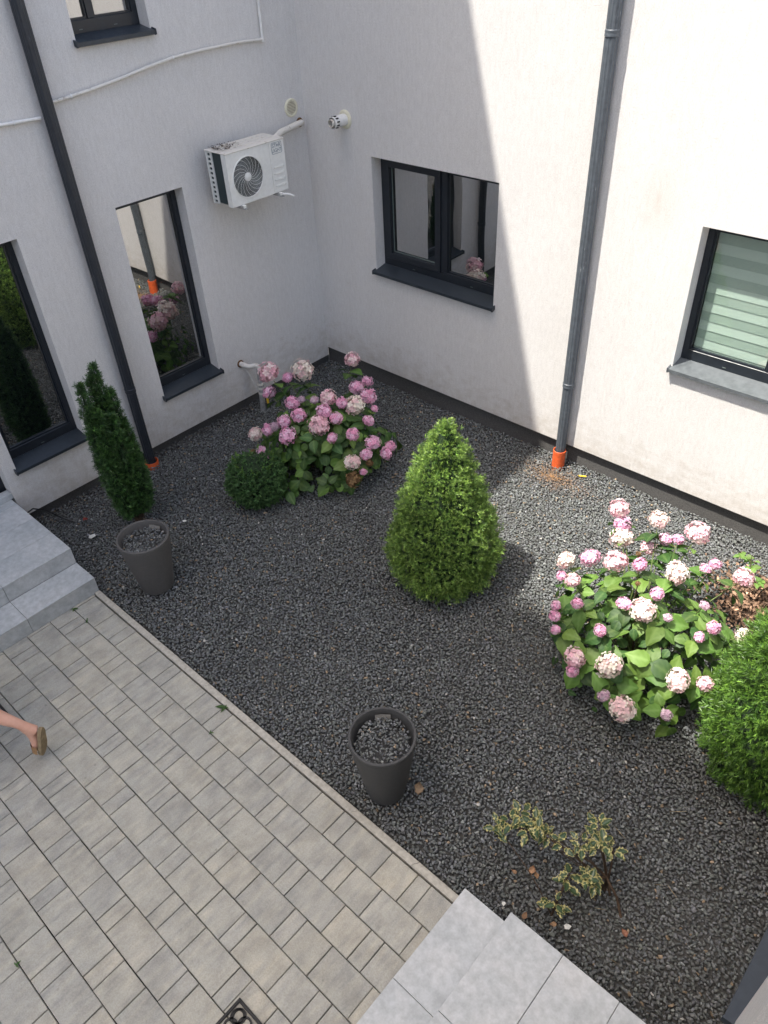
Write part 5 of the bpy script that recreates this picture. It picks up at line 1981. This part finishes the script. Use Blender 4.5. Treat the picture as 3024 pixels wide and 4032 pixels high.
for (lb, x, y, s, a, c) in (
        ('larger tan dry leaf on the gravel below the holly', 5.115, -3.445, 0.055, 0.4, (0.36, 0.21, 0.12)),
        ('tan dry leaf touching the larger one below the holly', 5.148, -3.455, 0.042, 0.9, (0.30, 0.18, 0.10)),
        ('small tan dry leaf left of the larger one below the holly', 5.042, -3.521, 0.035, 1.5, (0.28, 0.17, 0.10)),
        ('brown dry leaf close to the notch of the right steps', 5.221, -3.675, 0.042, 0.2, (0.22, 0.13, 0.075)),
        ('tan dry leaf on the gravel beside the right steps', 5.355, -3.615, 0.038, 2.2, (0.30, 0.19, 0.11)),
        ('red brown dry leaf alone right of the holly', 5.655, -3.408, 0.045, 1.1, (0.26, 0.12, 0.075)),
        ('pale brown dry leaf behind the foot of the dark pot', 4.315, -3.48, 0.085, 0.6, (0.26, 0.18, 0.11)),
        ('reddish dry leaf near the wall by the left steps', 0.36, -3.42, 0.055, 0.3, (0.26, 0.05, 0.04))):
    dry_leaf(lb, x, y, 0.012, s, a, c)


def scrap(label, x, y, s, cat='scrap'):
    m = MB()
    n_ = 7
    pts = [(x + s * math.cos(2 * PI * i / n_) * lr.uniform(0.6, 1.1), y + s * math.sin(2 * PI * i / n_) * lr.uniform(0.6, 1.1), 0.016 + lr.uniform(0, 0.008)) for i in range(n_)]
    low = [(p[0], p[1], p[2] - 0.003) for p in pts]
    m.quad(*pts)
    m.quad(*reversed(low))
    for i in range(n_):
        j = (i + 1) % n_
        m.quad(pts[i], pts[j], low[j], low[i])
    o = m.part('paper_scrap', 'paper_white')
    tag(o, label, cat, 'pale scraps on the gravel')


scrap('white scrap on the gravel right of the slim yew', 1.08, -2.86, 0.022)
scrap('crumpled pale plastic scrap near the left steps by the wall', 0.62, -3.50, 0.036)
scrap('white scrap on the gravel between holly and right steps', 5.42, -3.575, 0.022)
scrap('small white scrap at the corner of the right steps', 5.10, -3.70, 0.013)

# twigs and dry grass
n = 150
px, py = rng.uniform(0.3, 6.0, n), rng.uniform(YC + 0.1, -0.15, n)
cc = np.array([0.30, 0.23, 0.13])[None] * rng.uniform(0.5, 1.5, (n, 1))
o = link('dry_stalks', sliver_mesh('dry_stalks', px, py, np.full(n, 0.010), rng.uniform(0.015, 0.06, n), np.full(n, 0.0013), cc, flat=0.06))
tag(o, 'thin dry stalks and twigs scattered over the gravel', 'twigs', kind='stuff')
n = 520
rr, aa = np.abs(rng.normal(0, 0.55, n)), rng.uniform(0, 2 * PI, n)
px, py = 3.22 + rr * np.cos(aa) * 0.42, -0.28 + rr * np.sin(aa) * 0.20
ok = py < -0.01
cc = np.array([0.34, 0.19, 0.085])[None] * rng.uniform(0.5, 1.4, (n, 1))
o = link('dry_needles', sliver_mesh('dry_needles', px[ok], py[ok], rng.uniform(0.004, 0.014, ok.sum()), rng.uniform(0.006, 0.016, ok.sum()), np.full(ok.sum(), 0.0016), cc[ok], flat=0.25))
tag(o, 'rust coloured dry needles heaped on the gravel round the orange socket', 'needles', kind='stuff')
n = 240
rr, aa = np.abs(rng.normal(0, 0.6, n)), rng.uniform(0, 2 * PI, n)
px, py = 0.85 + rr * np.cos(aa) * 0.30, -3.12 + rr * np.sin(aa) * 0.22
cc = np.array([0.16, 0.07, 0.04])[None] * rng.uniform(0.5, 1.5, (n, 1))
o = link('dry_needles', sliver_mesh('dry_needles', px, py, rng.uniform(0.004, 0.012, n), rng.uniform(0.006, 0.014, n), np.full(n, 0.002), cc, flat=0.25))
tag(o, 'brown dry needles on the gravel under the slim yew', 'needles', kind='stuff')


def weed(label, x, y, leaves, size):
    t = thing('weed', label, 'weed', (x, y, 0), 'weeds in the paving joints')
    for (a, s) in leaves:
        d = Vector((math.cos(a), math.sin(a), 0.10)).normalized()
        zc = (Vector((0, 0, 1)) - d * d.z).normalized()
        M = Matrix((d.cross(zc), d, zc)).transposed().to_4x4() @ Matrix.Diagonal((size * s * 0.5, size * s, size * s * 0.3, 1))
        M.translation = Vector((0, 0, 0.006))
        o = bpy.data.objects.new('leaf', LEAVES[lr.randrange(7)])
        COL.objects.link(o)
        o.parent = t
        o.matrix_local = M


weed('weed with two long leaves at the kerb joint above the middle pavers', 2.925, -3.872, [(-2.5, 1.0), (-1.4, 0.7), (0.3, 0.35), (2.2, 0.3)], 0.075)
weed('weed sprouting where the left steps meet the paving', 1.268, -4.065, [(-0.7, 0.8), (-2.0, 0.6), (0.6, 0.9)], 0.045)
weed('tiny weed in the joint near the first large paver', 1.458, -4.062, [(-0.6, 1.0), (2.4, 0.7)], 0.035)
weed('tiny weed in a joint right of the long leaved weed', 3.01, -4.066, [(0.6, 0.8), (2.6, 0.7), (-1.5, 0.6)], 0.03)
weed('mossy sprig in the joint near the lower left of the paving', 3.37, -5.62, [(0.2, 0.8), (1.6, 1.0), (3.2, 0.7)], 0.03)

cb = MB()
cb.tube([(0.20, -3.84, 0.25), (0.16, -3.74, 0.24), (0.14, -3.64, 0.15), (0.20, -3.55, 0.03), (0.30, -3.50, 0.004)], 0.006, 8)
tag(cb.part('cable', 'cable', None, True), 'thin black cable looping from the left steps into the gravel', 'cable')
gl = MB().tube([(3.40, -0.13, 0.016), (3.46, -0.10, 0.018)], 0.007, 8)
tag(gl.part('plastic_cap', 'yellow', None, True), 'small yellow plastic tube near the orange drain socket', 'plastic tube')
